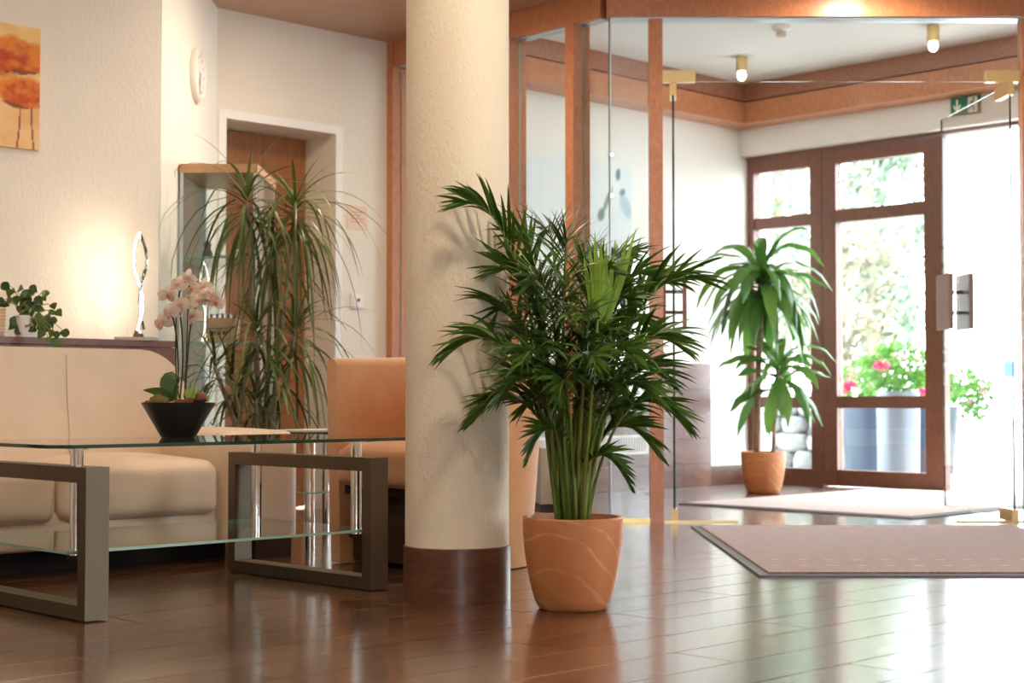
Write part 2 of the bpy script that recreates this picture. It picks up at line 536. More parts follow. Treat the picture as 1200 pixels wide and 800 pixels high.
# ---- lobby ceiling (brown veneer) as a polygon, vestibule ceiling white
rim = [W(bR, A_PIC) - Vector((CB, SB, 0)) * 4.0, W(bR, A_PIC), Vector((*Qp, 0)), W(C_B, C_A), Vector((*Cp, 0)), Vector((4.2, 7.61, 0)), Vector((4.2, -2.5, 0)), Vector((-4.37, -2.5, 0))]
struct(obj('ceiling', prism(bmesh.new(), [(p.x, p.y) for p in rim], H_LOBBY, H_LOBBY + 0.1), M_CEIL))
E0, E1 = W(B_ENT, A_VW), W(B_ENT, 3.2)
vrim = [W(C_B, A_VW), E0 + Vector((0.1, 0.1, 0)), E1 + Vector((0.1, 0.1, 0)), Vector((E1.x + .1, 7.61, 0)), Vector((*Cp, 0))]
struct(obj('ceiling_vestibule', prism(bmesh.new(), [(p.x, p.y) for p in vrim], H_VEST, H_VEST + 0.1), M_CEILV))

# ---- walls
struct(obj('wall_left', B((bR - 4.6, bR, A_PIC, A_PIC + 0.15, -0.02, H_LOBBY)), M_WALL, rz=RZ))
struct(obj('wall_clock', B((Rp.x - 0.15, Rp.x, Rp.y + 0.02, Qp.y + 0.12, -0.02, H_LOBBY)), M_WALLC))
D0, D1, DZ = 4.522, 5.227, 2.03
struct(obj('wall_recess', B((bQ - 0.1, D0, C_A, C_A + 0.32, -0.02, H_LOBBY), (D1, C_B + 0.03, C_A, C_A + 0.32, -0.02, H_LOBBY), (D0, D1, C_A, C_A + 0.32, DZ, H_LOBBY)), M_WALL, rz=RZ))
tr = struct(obj('trim_1', B((D0 - .045, D0, C_A - .006, C_A, 0, DZ + .045), (D1, D1 + .045, C_A - .006, C_A, 0, DZ + .045), (D0, D1, C_A - .006, C_A, DZ, DZ + .045)), M_WHITE, rz=RZ))
dr = sroot('door_1', W((D0 + D1) / 2, C_A + 0.265), RZ)
obj('leaf', B((-(D1 - D0) / 2 + .004, (D1 - D0) / 2 - .004, 0, 0.045, 0.004, DZ - .004)), M_NICHE, dr)
bmh = bmesh.new(); cyl(bmh, 0, 0, 0, 0.055, 0.011, 12)
hnd = obj('handle', bmh, M_CHROME, dr); hnd.rotation_euler = (math.pi / 2, 0, 0); hnd.location = (-0.27, 0, 1.03)
bmh = B((-.006, .11, -.062, -.048, -.009, .009)); obj('lever', bmh, M_CHROME, dr, bevel=.003, loc=(-0.27, 0, 1.03))
struct(obj('wall_behind_niche', B((D0 - .05, D1 + .05, C_A + .321, C_A + .36, -.02, H_LOBBY)), M_WALL, rz=RZ))
struct(obj('wall_vestibule', B((C_B + 0.035, B_ENT + 0.25, A_VW, A_VW + 0.15, -0.02, H_VEST)), M_VEST, rz=RZ))
# entry wall: lintel strip, right-hand pier
struct(obj('wall_entry', B((8.88, 9.12, 3.2, A_VW, 2.31, H_VEST), (8.88, 9.12, 3.2, 3.78, -0.02, 2.31)), M_VEST, rz=RZ))
struct(obj('wall_vestibule_right', B((E1.x, E1.x + .15, 7.7, E1.y + .1, -0.02, H_VEST)), M_VEST))
# lobby shell out of view: right, back, left, with unseen windows added to let daylight in
def wall_windows(name, horiz, fixed, lo, hi, wins, z0, z1, th=0.2):
    bm = bmesh.new()
    def bx(u0, u1, za, zb):
        if u1 - u0 < 1e-4: return
        if horiz: box(bm, u0, u1, fixed, fixed + th, za, zb)
        else: box(bm, fixed, fixed + th, u0, u1, za, zb)
    u = lo
    for w0, w1 in wins:
        bx(u, w0, -0.02, H_LOBBY); bx(w0, w1, -0.02, z0); bx(w0, w1, z1, H_LOBBY); u = w1
    bx(u, hi, -0.02, H_LOBBY)
    return struct(obj(name, bm, M_WALL))
wall_windows('wall_right', False, 4.2, -2.5, 7.7, [(2.7, 4.1)], 0.5, 2.3)
wall_windows('wall_back', True, -2.7, -4.6, 4.4, [(0.6, 2.0)], 0.5, 2.3)
struct(obj('wall_far_left', B((-4.6, -4.4, -2.7, 3.95, -0.02, H_LOBBY)), M_WALL))
wn = 2
for (horiz, fx, w0, w1) in ((False, 4.27, 2.7, 4.1), (True, -2.63, 0.6, 2.0)):
    rt = sroot('window_%d' % wn, (0, 0, 0)); wn += 1
    def fb(u0, u1, za, zb, d0=0.0, d1=0.06):
        return (u0, u1, fx + d0, fx + d1, za, zb) if horiz else (fx + d0, fx + d1, u0, u1, za, zb)
    m_ = (w0 + w1) / 2
    obj('frame', B(fb(w0, w0 + .06, .5, 2.3), fb(w1 - .06, w1, .5, 2.3), fb(w0 + .06, w1 - .06, .5, .56), fb(w0 + .06, w1 - .06, 2.24, 2.3), fb(m_ - .03, m_ + .03, .56, 2.24)), M_MAHOG, rt)
    obj('pane', B(fb(w0 + .06, m_ - .03, .56, 2.24, .025, .031)), M_GLASS, rt)
    obj('pane', B(fb(m_ + .03, w1 - .06, .56, 2.24, .025, .031)), M_GLASS, rt)

# ---- dado of laminate planks on the vestibule side wall, baseboard
wv_ = [o for o in bpy.data.objects if o.name == 'wall_vestibule'][0]
rows = [(0.0, 0.155), (0.155, 0.325), (0.325, 0.495), (0.495, 0.665), (0.665, 0.835)]
for r, (z0, z1) in enumerate(rows):
    b0 = C_B + 0.10 - (0.31 * r % 0.62)
    while b0 < 8.52:
        s0, s1 = max(b0, C_B + 0.10), min(b0 + 0.62, 8.52)
        if s1 - s0 > 0.02:
            o = obj('plank', B((s0 + .001, s1 - .001, A_VW - 0.022, A_VW, z0 + .0012, z1 - .0012)), M_DADO, wv_, bevel=.0015)
        b0 += 0.62
struct(obj('baseboard_vestibule', B((8.525, 8.99, A_VW - 0.014, A_VW, 0, 0.13)), M_SKIRT, rz=RZ))
struct(obj('baseboard_recess', B((D1 + .05, C_B - .04, C_A - 0.014, C_A, 0, 0.1), (bQ, D0 - .05, C_A - .014, C_A, 0, .1)), M_SKIRT, rz=RZ))
struct(obj('baseboard_clock', B((Rp.x, Rp.x + .014, Rp.y + .03, Qp.y - .02, 0, 0.1)), M_SKIRT))

# ---- wooden ceiling beams of the vestibule (two tiers)
FB, FA = 8.70, 6.636
def beam(name, bm, m): return struct(obj(name, bm, m, rz=RZ))
t2 = beam('trim_2', B((C_B - .0, FB, FA, A_VW, 2.496, 2.645)), M_CHERRY)
obj('upper_board', B((C_B, FB + .02, FA + .015, A_VW, 2.657, H_VEST)), M_BURL, t2)
obj('shadow_gap', B((C_B, FB + .03, FA + .03, A_VW, 2.645, 2.657)), M_DKWOOD, t2)
t3 = beam('trim_3', B((FB, 8.88, 3.2, A_VW, 2.496, 2.645)), M_CHERRY)
obj('upper_board', B((FB + .015, 8.88, 3.2, A_VW, 2.657, H_VEST)), M_BURL, t3)
obj('shadow_gap', B((FB + .03, 8.88, 3.2, A_VW, 2.645, 2.657)), M_DKWOOD, t3)

# ---- entry door set: frame, fixed light, leaf, open bay
M_FR = M_MAHOG
fw = sroot('window_1', (0, 0, 0), RZ)
obj('frame', B((8.97, 9.05, 6.765, 6.82, 0, 2.286), (8.97, 9.05, 6.19, 6.285, 0, 2.286), (8.97, 9.05, 6.285, 6.765, 2.19, 2.286)), M_FR, fw, bevel=.004)
obj('rail', B((8.98, 9.045, 6.285, 6.765, 1.79, 1.87)), M_FR, fw, bevel=.004)
obj('rail', B((8.98, 9.045, 6.285, 6.765, 0.53, 0.61)), M_FR, fw, bevel=.004)
obj('rail', B((8.98, 9.045, 6.285, 6.765, 0.0, 0.115)), M_FR, fw, bevel=.004)
for z0, z1 in ((.115, .53), (.61, 1.79), (1.87, 2.19)):
    pane('pane', (9.008, 9.02, 6.285, 6.765, z0, z1), fw, M_GLASS)
hd = struct(obj('trim_4', B((8.96, 9.06, 3.78, 6.82, 2.286, 2.40)), M_FR, rz=RZ, bevel=.004))
dl = sroot('door_2', (0, 0, 0), RZ)
obj('stile', B((8.965, 9.04, 6.073, 6.18, 0.006, 2.28)), M_FR, dl, bevel=.004)
obj('stile', B((8.965, 9.04, 5.266, 5.399, 0.006, 2.28)), M_FR, dl, bevel=.004)
for z0, z1 in ((.006, .115), (.532, .611), (1.788, 1.872), (2.19, 2.28)):
    obj('rail', B((8.97, 9.035, 5.399, 6.073, z0, z1)), M_FR, dl, bevel=.003)
for z0, z1 in ((.115, .532), (.611, 1.788), (1.872, 2.19)):
    pane('pane', (9.0, 9.012, 5.399, 6.073, z0, z1), dl, M_GLASS)
fw2 = sroot('window_4', (0, 0, 0), RZ)
obj('frame', B((8.97, 9.05, 4.22, 4.30, 0, 2.286), (8.97, 9.05, 3.78, 3.84, 0, 2.286)), M_FR, fw2, bevel=.004)
obj('rail', B((8.98, 9.045, 3.84, 4.22, 0.53, 0.61)), M_FR, fw2)
obj('rail', B((8.98, 9.045, 3.84, 4.22, 0, 0.115)), M_FR, fw2)
for z0, z1 in ((.115, .53), (.61, 2.286)):
    pane('pane', (9.008, 9.02, 3.84, 4.22, z0, z1), fw2, M_GLASS)

# ================================================================== ROUND COLUMN
PI = math.pi
colp = Vector((ray(535.8, 4.74), 4.74, 0))
ct = thing('round_column', 'round cream textured plaster column with dark wood skirting beside the potted palm', 'column', colp)
bm = bmesh.new(); lathe(bm, [(0, 0), (.156, 0), (.156, H_LOBBY), (0, H_LOBBY)], 72)
smooth_by_angle(obj('shaft', bm, M_COLUMN, ct))
bm = bmesh.new(); lathe(bm, [(.156, 0), (.161, 0), (.161, .158), (.156, .160)], 72)
smooth_by_angle(obj('skirting', bm, M_SKIRT, ct))

# ================================================================== GLASS PARTITION
gp = thing('glass_partition', 'cherry-framed glass partition between the lobby and the entrance vestibule', 'partition', (Cp.x, Cp.y, 0))
def WL(b, a, z=0):                 # room axes -> partition local
    v = W(b, a, z); return (v.x - Cp.x, v.y - Cp.y, z)
aC = bminv(*Cp)[1]
HZ0 = 2.45
def rot_part(name, b0, b1, a0, a1, z0, z1, mat, bevel=.003, glass=None, edge=None):
    bm = B((b0, b1, a0, a1, z0, z1))
    o = obj(name, bm, mat if glass is None else [glass, edge or glass], gp, bevel=bevel if glass is None else 0)
    o.location = (-Cp.x, -Cp.y, 0); o.rotation_euler = (0, 0, RZ)
    if edge:
        ar = sorted(p.area for p in o.data.polygons)[-2] * .99
        for p in o.data.polygons: p.material_index = 0 if p.area >= ar else 1
    return o
# side run, going back along the a axis
rot_part('header', C_B - .05, C_B + .05, aC + .02, C_A + .06, HZ0, H_LOBBY, M_CHERRY)
rot_part('header_channel', C_B - .035, C_B + .035, aC + .02, C_A, HZ0 - .006, HZ0, M_ALU, 0)
tposts = (.205, .655)
for t in tposts:
    rot_part('post', C_B - .075, C_B + .045, aC + t - .028, aC + t + .028, 0, HZ0 - .006, M_CHERRY)
rot_part('post', C_B - .06, C_B + .05, C_A - .05, C_A, 0, H_LOBBY, M_CHERRY)
edges_ = [aC + .006] + [aC + t for t in tposts] + [C_A - .05]
for k in range(3):
    a0 = edges_[k] + (.0 if k == 0 else .028); a1 = edges_[k + 1] - (.028 if k < 2 else 0)
    rot_part('pane', C_B - .005, C_B + .005, a0, a1, 0.02, HZ0 - .006, None, glass=M_GLASS, edge=M_EDGEL)
rot_part('sill_profile', C_B - .012, C_B + .012, aC, C_A - .05, 0, 0.02, M_BRASS, 0)
# front run, parallel to the picture plane
def fr(name, x0, x1, y0, y1, z0, z1, mat, bevel=.003):
    return obj(name, B((x0 - Cp.x, x1 - Cp.x, y0, y1, z0, z1)), mat, gp, bevel=bevel)
fr('header', Cp.x - .02, 4.2, -.05, .07, HZ0, H_LOBBY, M_CHERRY)
fr('header_channel', Cp.x - .0, 4.2, -.03, .065, HZ0 - .006, HZ0, M_ALU, 0)
fr('post', .667, .732, -.03, .03, 0, HZ0 - .006, M_CHERRY)
fr('post', 2.478, 2.543, -.03, .03, 0, HZ0 - .006, M_CHERRY)
def frp(x0, x1, z0, z1, edge=M_EDGEL):
    return pane('pane', (x0 - Cp.x, x1 - Cp.x, -.005, .005, z0, z1), gp, M_GLASS, edge)
frp(Cp.x + .006, .667, .02, HZ0 - .006)
frp(.732, 2.478, 2.140, HZ0 - .006)
frp(2.543, 4.19, .02, HZ0 - .006)
fr('sill_profile', Cp.x, .67, -.012, .012, 0, .02, M_BRASS, 0)
fr('sill_profile', 2.54, 4.19, -.012, .012, 0, .02, M_BRASS, 0)
fr('floor_strip', .735, 1.09, -.014, .014, 0, .008, M_BRASS, 0)
fr('floor_strip', 2.15, 2.475, -.014, .014, 0, .008, M_BRASS, 0)
fr('corner_strip', Cp.x - .003, Cp.x + .003, -.006, .006, .02, HZ0 - .006, M_ALU, 0)
for z in (1.78, 1.58):
    bm = bmesh.new(); cyl(bm, 0, 0, -.012, .012, .012, 14)
    o = obj('glass_clamp', bm, M_CHROME, gp, smooth=False, loc=(.006, -.012, z)); o.rotation_euler = (PI / 2, 0, 0)

# ---- the two open glass leaves
M_HANDLE = mat_wood('handle_wood', (0.20, 0.075, 0.045), (0.30, 0.12, 0.075), (5, 5, 2), 0.35, 0.2, fine=8, bstr=0.03)
def glass_leaf(n, px0, x1, y1, sgn):
    p0 = Vector((px0, Cp.y, 0)); p1 = Vector((x1, y1, 0))
    d = p1 - p0; L = d.length; rz = math.atan2(d.y, d.x)
    t = sroot('door_%d' % n, p0, rz)
    pane('pane', (0, L, -.005, .005, .014, 2.128), t, M_GLASS, M_EDGE)
    obj('hinge_shoe', B((-.012, .16, -.016, .016, .004, .062)), M_BRASS, t, bevel=.003)
    obj('hinge_shoe', B((-.012, .16, -.016, .016, 2.075, 2.134)), M_BRASS, t, bevel=.003)
    for s in (-1, 1):
        obj('handle_board', B((L - .29, L - .08, s * .055 - .011, s * .055 + .011, .966, 1.262)), M_HANDLE, t, bevel=.004)
    for z in (1.055, 1.165):
        for s in (-1, 1):
            obj('handle_bar', B((L - .20, L - .18, min(s * .005, s * .044), max(s * .005, s * .044), z - .009, z + .009)), M_STEEL, t)
    return t
glass_leaf(3, .785, .885, 8.55, 1)
glass_leaf(4, 2.428, 2.365, 8.60, -1)
def patch(x0, x1):
    o = fr('patch_fitting', x0, x1, -.022, .022, 2.136, 2.192, M_BRASS)
patch(.733, .893); patch(2.31, 2.477)

# ================================================================== SOFA
sf = thing('sofa', 'cream leather two-seat sofa with rounded backrest behind the glass coffee table', 'sofa', W(2.65, 5.15), RZ)
def soft(bm, lv=2):
    return bm
def cushion(x0, x1, y0, y1, z0, z1, r, crown=0.03, puff=0.0, n=10):
    """box with rounded edges, crowned top and a slightly bulging front"""
    bm = bmesh.new()
    bmesh.ops.create_cube(bm, size=2.0)
    bmesh.ops.subdivide_edges(bm, edges=list(bm.edges), cuts=n, use_grid_fill=True)
    hx, hy, hz = (x1 - x0) / 2, (y1 - y0) / 2, (z1 - z0) / 2
    for v in bm.verts:
        p = Vector((v.co.x * hx, v.co.y * hy, v.co.z * hz))
        q = Vector((max(-hx + r, min(hx - r, p.x)), max(-hy + r, min(hy - r, p.y)), max(-hz + r, min(hz - r, p.z))))
        d = p - q
        if d.length > 1e-6:
            # map the cube corner region to a sphere corner
            m = max(abs(d.x), abs(d.y), abs(d.z))
            d = d.normalized() * m if d.length > 0 else d
            p = q + d
        fx, fy = v.co.x, v.co.y
        if v.co.z > 0: p.z += crown * (1 - fx * fx) * (1 - fy * fy)
        if v.co.y < 0: p.y -= puff * (1 - fx * fx) * (1 - v.co.z ** 2)
        v.co = p + Vector(((x0 + x1) / 2, (y0 + y1) / 2, (z0 + z1) / 2))
    return bm
SX0, SXm, SX1, ARM1 = -0.69, -0.05, 0.595, 0.96
obj('base', rbox(SX0 - .02, SX1 + .0, -.265, .30, .085, .215, .02), M_SOFA, sf, True)
for x0, x1 in ((SX0, SXm - .003), (SXm + .003, SX1 - .004)):
    obj('seat_cushion', cushion(x0, x1, -.30, .16, .175, .372, .045, .032, .012, 14), M_SOFA, sf, True)
for x0, x1 in ((SX1, ARM1), (-1.055, SX0)):
    obj('arm', cushion(x0, x1, -.285, .34, .085, .475, .05, .012, .02, 14), M_SOFA, sf, True)
def back_outline(x0, x1, z0, z1, r, n=8):
    P = [(x0, z0), (x1, z0)]
    for k in range(n + 1):
        t = k / n * PI / 2
        P.append((x1 - r + r * math.cos(t), z1 - r + r * math.sin(t)))
    for k in range(n + 1):
        t = PI / 2 + k / n * PI / 2
        P.append((x0 + r + r * math.cos(t), z1 - r + r * math.sin(t)))
    return P
bm = prism(bmesh.new(), back_outline(-.83, .725, .22, .785, .20), .10, .34, 'y')
for v in bm.verts:                      # leans back, crown along the top
    v.co.y += (v.co.z - .22) * .10 * (1 if v.co.y < .2 else .05)
o = obj('backrest', bm, M_SOFA, sf, bevel=.035); smooth_by_angle(o, .9)
def seam_pts(x, ):
    return [(x + .0015 * math.sin(k), .10 + (z - .22) * .10 - .0005, z) for k, z in enumerate([.40 + .36 * i / 8 for i in range(9)])]
bm = bmesh.new(); tube(bm, seam_pts(.21), .0022, 6)
obj('seam', bm, mat_plain('seam_thread', (0.50, 0.375, 0.26), .7), sf, True)
for x0, x1 in ((.767, .932), (-1.03, -.87)):
    obj('foot', B((x0, x1, -.26, -.10, 0, .085)), M_DKWOOD, sf, bevel=.004)
    obj('foot', B((x0, x1, .18, .32, 0, .085)), M_DKWOOD, sf, bevel=.004)
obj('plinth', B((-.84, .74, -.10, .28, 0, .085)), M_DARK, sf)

# ================================================================== LEDGE CABINET
lg = thing('ledge_cabinet', 'long low brown wooden ledge cabinet against the wall behind the sofa', 'cabinet', W(2.2, 5.698), RZ)
obj('body', B((-1.3, 1.30, -.10, .13, 0, .805)), M_LEDGE, lg)
obj('top_board', B((-1.3, 1.302, -.122, .13, .806, .832)), M_LEDGE, lg, bevel=.002)
x = -1.298
while x < 1.29:
    obj('front_panel', B((x + .0015, min(x + .52, 1.30) - .0015, -.118, -.10, .06, .803)), M_LEDGE, lg, bevel=.002)
    x += .52

# ================================================================== COFFEE TABLE
TB, TA = 2.6, 4.2
tb = thing('coffee_table', 'large glass coffee table on two champagne metal ring frames', 'table', W(TB, TA), RZ)
FAa, FAb, FH = 3.81 - TA, 4.589 - TA, .413
def ring(x0, x1):
    bm = bmesh.new(); w = .042
    o_ = [(FAa, 0.004), (FAb, 0.004), (FAb, FH), (FAa, FH)]
    i_ = [(FAa + w, w), (FAb - w, w), (FAb - w, FH - w), (FAa + w, FH - w)]
    for k in range(4):                        # four mitred bars
        k2 = (k + 1) % 4
        prism(bm, [o_[k], o_[k2], i_[k2], i_[k]], x0, x1, 'x')
    return bm
for b0 in (2.117, 3.093):
    o = obj('ring_frame', ring(b0 - TB, b0 + .07 - TB), M_STEEL, tb, bevel=.0012)
    for a_ in (3.925, 4.47):
        bm = bmesh.new(); cyl(bm, b0 + .035 - TB, a_ - TA, .170, .463, .018, 20)
        smooth_by_angle(obj('rod', bm, M_CHROME, tb))
        bm = bmesh.new(); cyl(bm, b0 + .035 - TB, a_ - TA, .160, .1695, .023, 20)
        smooth_by_angle(obj('rod_cap', bm, M_DARK, tb))
        bm = bmesh.new(); cyl(bm, b0 + .035 - TB, a_ - TA, .458, .4629, .03, 24)
        smooth_by_angle(obj('top_pad', bm, M_CHROME, tb))
def glass_slab(name, poly, z0, z1, edge, parent, gl):
    bm = prism(bmesh.new(), poly, z0, z1)
    o = obj(name, bm, [gl, edge], parent)
    for p in o.data.polygons:
        p.material_index = 0 if abs(p.normal.z) > .9 else 1
    return o
gb0, gb1, ga0, ga1, c = 2.055 - TB, 3.345 - TB, 3.86 - TA, 4.535 - TA, .05
glass_slab('glass_top', [(gb0 + c, ga0), (gb1 - c, ga0), (gb1, ga0 + c), (gb1, ga1 - c), (gb1 - c, ga1), (gb0 + c, ga1), (gb0, ga1 - c), (gb0, ga0 + c)], .463, .473, M_EDGE, tb, M_TABLEGLASS)
glass_slab('glass_shelf', [(2.10 - TB, 3.885 - TA), (3.175 - TB, 3.885 - TA), (3.175 - TB, 4.51 - TA), (2.10 - TB, 4.51 - TA)], .178, .186, M_EDGEL, tb, M_TABLEGLASS)

# ================================================================== SIDE TABLE with leaflet
st = thing('side_table', 'small square glass side table with chrome legs between sofa and orange armchair', 'table', W(3.94, 5.19), RZ)
for sx in (-1, 1):
    for sy in (-1, 1):
        bm = bmesh.new(); cyl(bm, sx * .175, sy * .175, .0, .455, .019, 20)
        smooth_by_angle(obj('leg', bm, M_CHROME, st))
h_ = .235
glass_slab('glass_top', [(-h_, -h_), (h_, -h_), (h_, h_), (-h_, h_)], .455, .465, M_EDGE, st, M_TABLEGLASS)
glass_slab('glass_shelf', [(-.2, -.2), (.2, -.2), (.2, .2), (-.2, .2)], .222, .230, M_EDGEL, st, M_TABLEGLASS)
lf = thing('leaflet', 'white printed leaflet lying on the small glass side table', 'leaflet', W(3.92, 5.22, .4652), RZ + .2)
obj('cover', B((-.15, .15, -.105, .105, 0.003, .005)), M_PAPER, lf)
obj('page', B((-.148, .152, -.103, .107, 0, .0028)), M_PAPER, lf)

# ================================================================== ARMCHAIR (tub chair facing the table)
ac = thing('armchair', 'orange suede tub armchair with wraparound back at the end of the coffee table', 'armchair', W(3.83, 4.26), RZ)
def tub_path(n=40):
    """centre line of the wrap: open to -x"""
    P = []
    hw, xf, xb = .305, -.31, .255
    m = 8
    for k in range(m): P.append((xf + (0 - xf) * k / m, -hw))
    k_ = 22
    for k in range(k_ + 1):
        t = -PI / 2 + PI * k / k_
        c_, s_ = math.cos(t), math.sin(t)
        P.append((xb * (abs(c_) ** .75), hw * math.copysign(abs(s_) ** .75, s_)))
    for k in range(1, m + 1): P.append((xf * k / m, hw))
    return P
def tub():
    P = [Vector((x, y, 0)) for x, y in tub_path()]
    bm = bmesh.new(); th = .042
    prof = []
    prof += [(+th * .9, 0.004), (+th, .04), (+th, .3), (+th, .55), (+th, .71)]
    for k in range(1, 6):
        t = k / 6 * PI
        prof.append((th * math.cos(t), .71 + .035 * math.sin(t)))
    prof += [(-th, .71), (-th, .55), (-th, .3), (-th, .05), (-th * .9, .004)]
    rings = []
    n = len(P)
    for i, p in enumerate(P):
        t = (P[min(i + 1, n - 1)] - P[max(i - 1, 0)]).normalized()
        nr = Vector((t.y, -t.x, 0))
        row = []
        for off, z in prof:
            s = .90 + .10 * (z / .75)              # tapers to the floor
            q = p + nr * off
            e = min(i, n - 1 - i)
            if e == 0: q = p + nr * off * .72
            hz = z + (0.018 * (1 - abs(2 * i / (n - 1) - 1)) if z > .6 else 0)
            row.append(bm.verts.new((-.31 + (q.x + .31) * s, q.y * s, hz)))
        rings.append(row)
    m = len(prof)
    for A, Bq in zip(rings, rings[1:]):
        for k in range(m - 1):
            bm.faces.new((A[k], A[k + 1], Bq[k + 1], Bq[k]))
        bm.faces.new((A[m - 1], A[0], Bq[0], Bq[m - 1]))
    bm.faces.new(rings[0]); bm.faces.new(rings[-1][::-1])
    return bm
o = obj('wrap_back', tub(), M_SUEDE, ac); smooth_by_angle(o, .8)
obj('seat_cushion', cushion(-.345, .20, -.245, .245, .285, .43, .04, .03, .0, 12), M_SUEDE, ac, True)
obj('seat_rail', B((-.30, .16, -.235, .235, .255, .286)), M_DARK, ac)  # black strip for the dark gap below the cushion
obj('inner_panel', B((-.26, .16, -.235, .235, .02, .254)), mat_plain('seat_hollow_shade', (.05, .02, .012), .8), ac)  # brown darkened to carry the shade in the hollow under the seat
for x_, y_ in ((-.27, -.27), (-.27, .27), (.17, -.15), (.17, .15)):
    bm = bmesh.new(); cyl(bm, x_, y_, 0, .0045, .018, 14); obj('glide', bm, M_CHROME, ac)

# ================================================================== VITRINE
vx0, vx1, vy0, vy1 = -1.498, -1.145, 7.03, 7.58
vt = thing('display_cabinet', 'tall glass display cabinet with wooden top standing at the clock wall', 'cabinet', ((vx0 + vx1) / 2, (vy0 + vy1) / 2, 0))
hx, hy = (vx1 - vx0) / 2, (vy1 - vy0) / 2
M_OAK = mat_wood('light_oak', (0.50, 0.26, 0.12), (0.60, 0.34, 0.17), (3, 3, 3), .4, .1, fine=6, bstr=.02)
obj('top_board', B((-hx, hx, -hy, hy, 1.612, 1.652)), M_OAK, vt, bevel=.003)
obj('base', B((-hx, hx, -hy, hy, 0, .30)), M_OAK, vt, bevel=.003)
for x_ in (-hx + .012, hx - .012):
    for y_ in (-hy + .012, hy - .012):
        obj('corner_post', B((x_ - .007, x_ + .007, y_ - .007, y_ + .007, .3, 1.612)), M_ALU, vt)
pane('side_pane', (-hx + .005, -hx + .011, -hy + .02, hy - .02, .3, 1.612), vt, M_VITGLASS, M_EDGEL)
pane('side_pane', (hx - .011, hx - .005, -hy + .02, hy - .02, .3, 1.612), vt, M_VITGLASS, M_EDGEL)
pane('front_pane', (-hx + .02, hx - .02, -hy + .005, -hy + .011, .3, 1.612), vt, M_VITGLASS, M_EDGEL)
for z in (.843, 1.228):
    pane('shelf', (-hx + .02, hx - .02, -hy + .02, hy - .02, z, z + .009), vt, M_VITGLASS, M_EDGEL)
V0 = Vector(vt.location)
# things in the cabinet
cr = thing('wooden_crate', 'small pale wooden crate with dark printed panel on the lower cabinet shelf', 'crate', (-1.335, 7.22, .8525))
obj('slat', B((-.075, .075, -.055, -.047, .0, .062)), M_OAK, cr, bevel=.001)
obj('slat', B((-.075, .075, -.055, -.047, .066, .112)), M_OAK, cr, bevel=.001)
obj('slat', B((-.075, .075, .047, .055, .0, .112)), M_OAK, cr, bevel=.001)
obj('side_board', B((-.075, -.067, -.046, .046, 0, .112)), M_OAK, cr)
obj('side_board', B((.067, .075, -.046, .046, 0, .112)), M_OAK, cr)
obj('bottom_board', B((-.067, .067, -.046, .046, 0, .008)), M_OAK, cr)
bm = bmesh.new()
for k, wq in enumerate((.010, .007, .012, .006, .011, .008)):       # dark stencilled strokes
    x_ = -.036 + k * .0125
    box(bm, x_, x_ + wq * .8, -.0556, -.055, .036, .052)
obj('printed_panel', bm, M_DARK, cr)
M_VIOLET = mat_plain('violet_glass', (.20, .10, .13), .2)
for k in range(5):
    bm = bmesh.new(); lathe(bm, [(0, .0), (.011, .0), (.012, .09), (.006, .105), (.006, .125), (0, .125)], 12)
    o = smooth_by_angle(obj('small_bottle', bm, M_VIOLET, None, loc=(-1.385 + k * .026, 7.225 + .01 * (k % 2), .861)))
    tag(o, 'small dark violet bottle standing in the wooden crate', 'bottle', 'bottles in the crate')
for k, (x_, y_, hgt, c_) in enumerate(((-1.40, 7.2, .085, (.25, .16, .12)), (-1.335, 7.16, .065, (.75, .73, .70)), (-1.27, 7.24, .05, (.55, .54, .53)))):
    bm = bmesh.new(); lathe(bm, [(0, 0), (.022, 0), (.026, hgt * .25), (.014, hgt * .55), (.018, hgt * .78), (.010, hgt * .95), (0, hgt)], 16)
    o = smooth_by_angle(obj('figurine', bm, mat_plain('figurine_glaze_%s' % ('brown', 'white', 'grey')[k], c_, .25), None, loc=(x_, y_, 1.2372)))
    tag(o, ('small brown figurine on the upper cabinet shelf', 'small white round figurine on the upper cabinet shelf', 'squat grey figurine on the upper cabinet shelf')[k], 'figurine')

# ================================================================== WALL CLOCK
ck = thing('wall_clock', 'round white wall clock on the narrow white wall above the display cabinet', 'clock', (Rp.x + .001, 7.40, 2.13))
def disc_x(prof, seg=48):          # lathe about the x axis
    bm = bmesh.new(); lathe(bm, prof, seg)
    bmesh.ops.rotate(bm, verts=bm.verts, cent=(0, 0, 0), matrix=Matrix.Rotation(PI / 2, 3, 'Y'))
    return bm
M_CLOCKR = mat_plain('clock_rim', (.84, .82, .78), .4)
smooth_by_angle(obj('rim', disc_x([(.125, 0), (.128, .012), (.124, .026), (.112, .031), (.106, .024), (.106, 0.0)]), M_CLOCKR, ck))
obj('face', disc_x([(0, .0), (.106, .0), (.106, .022), (0, .022)]), M_PAPER, ck)
M_CLOCKN = mat_plain('clock_marks', (.42, .33, .33), .5)
for k in range(12):
    t = k * PI / 6
    o = obj('hour_mark', B((.0222, .0235, -.0035, .0035, .078, .096)), M_CLOCKN, ck); o.rotation_euler = (t, 0, 0)
for nm, L, ang in (('hour_hand', .058, 2.75), ('minute_hand', .088, 3.05)):
    o = obj(nm, B((.0245, .0262, -.004, .004, -.012, L)), M_CLOCKN, ck); o.rotation_euler = (ang, 0, 0)

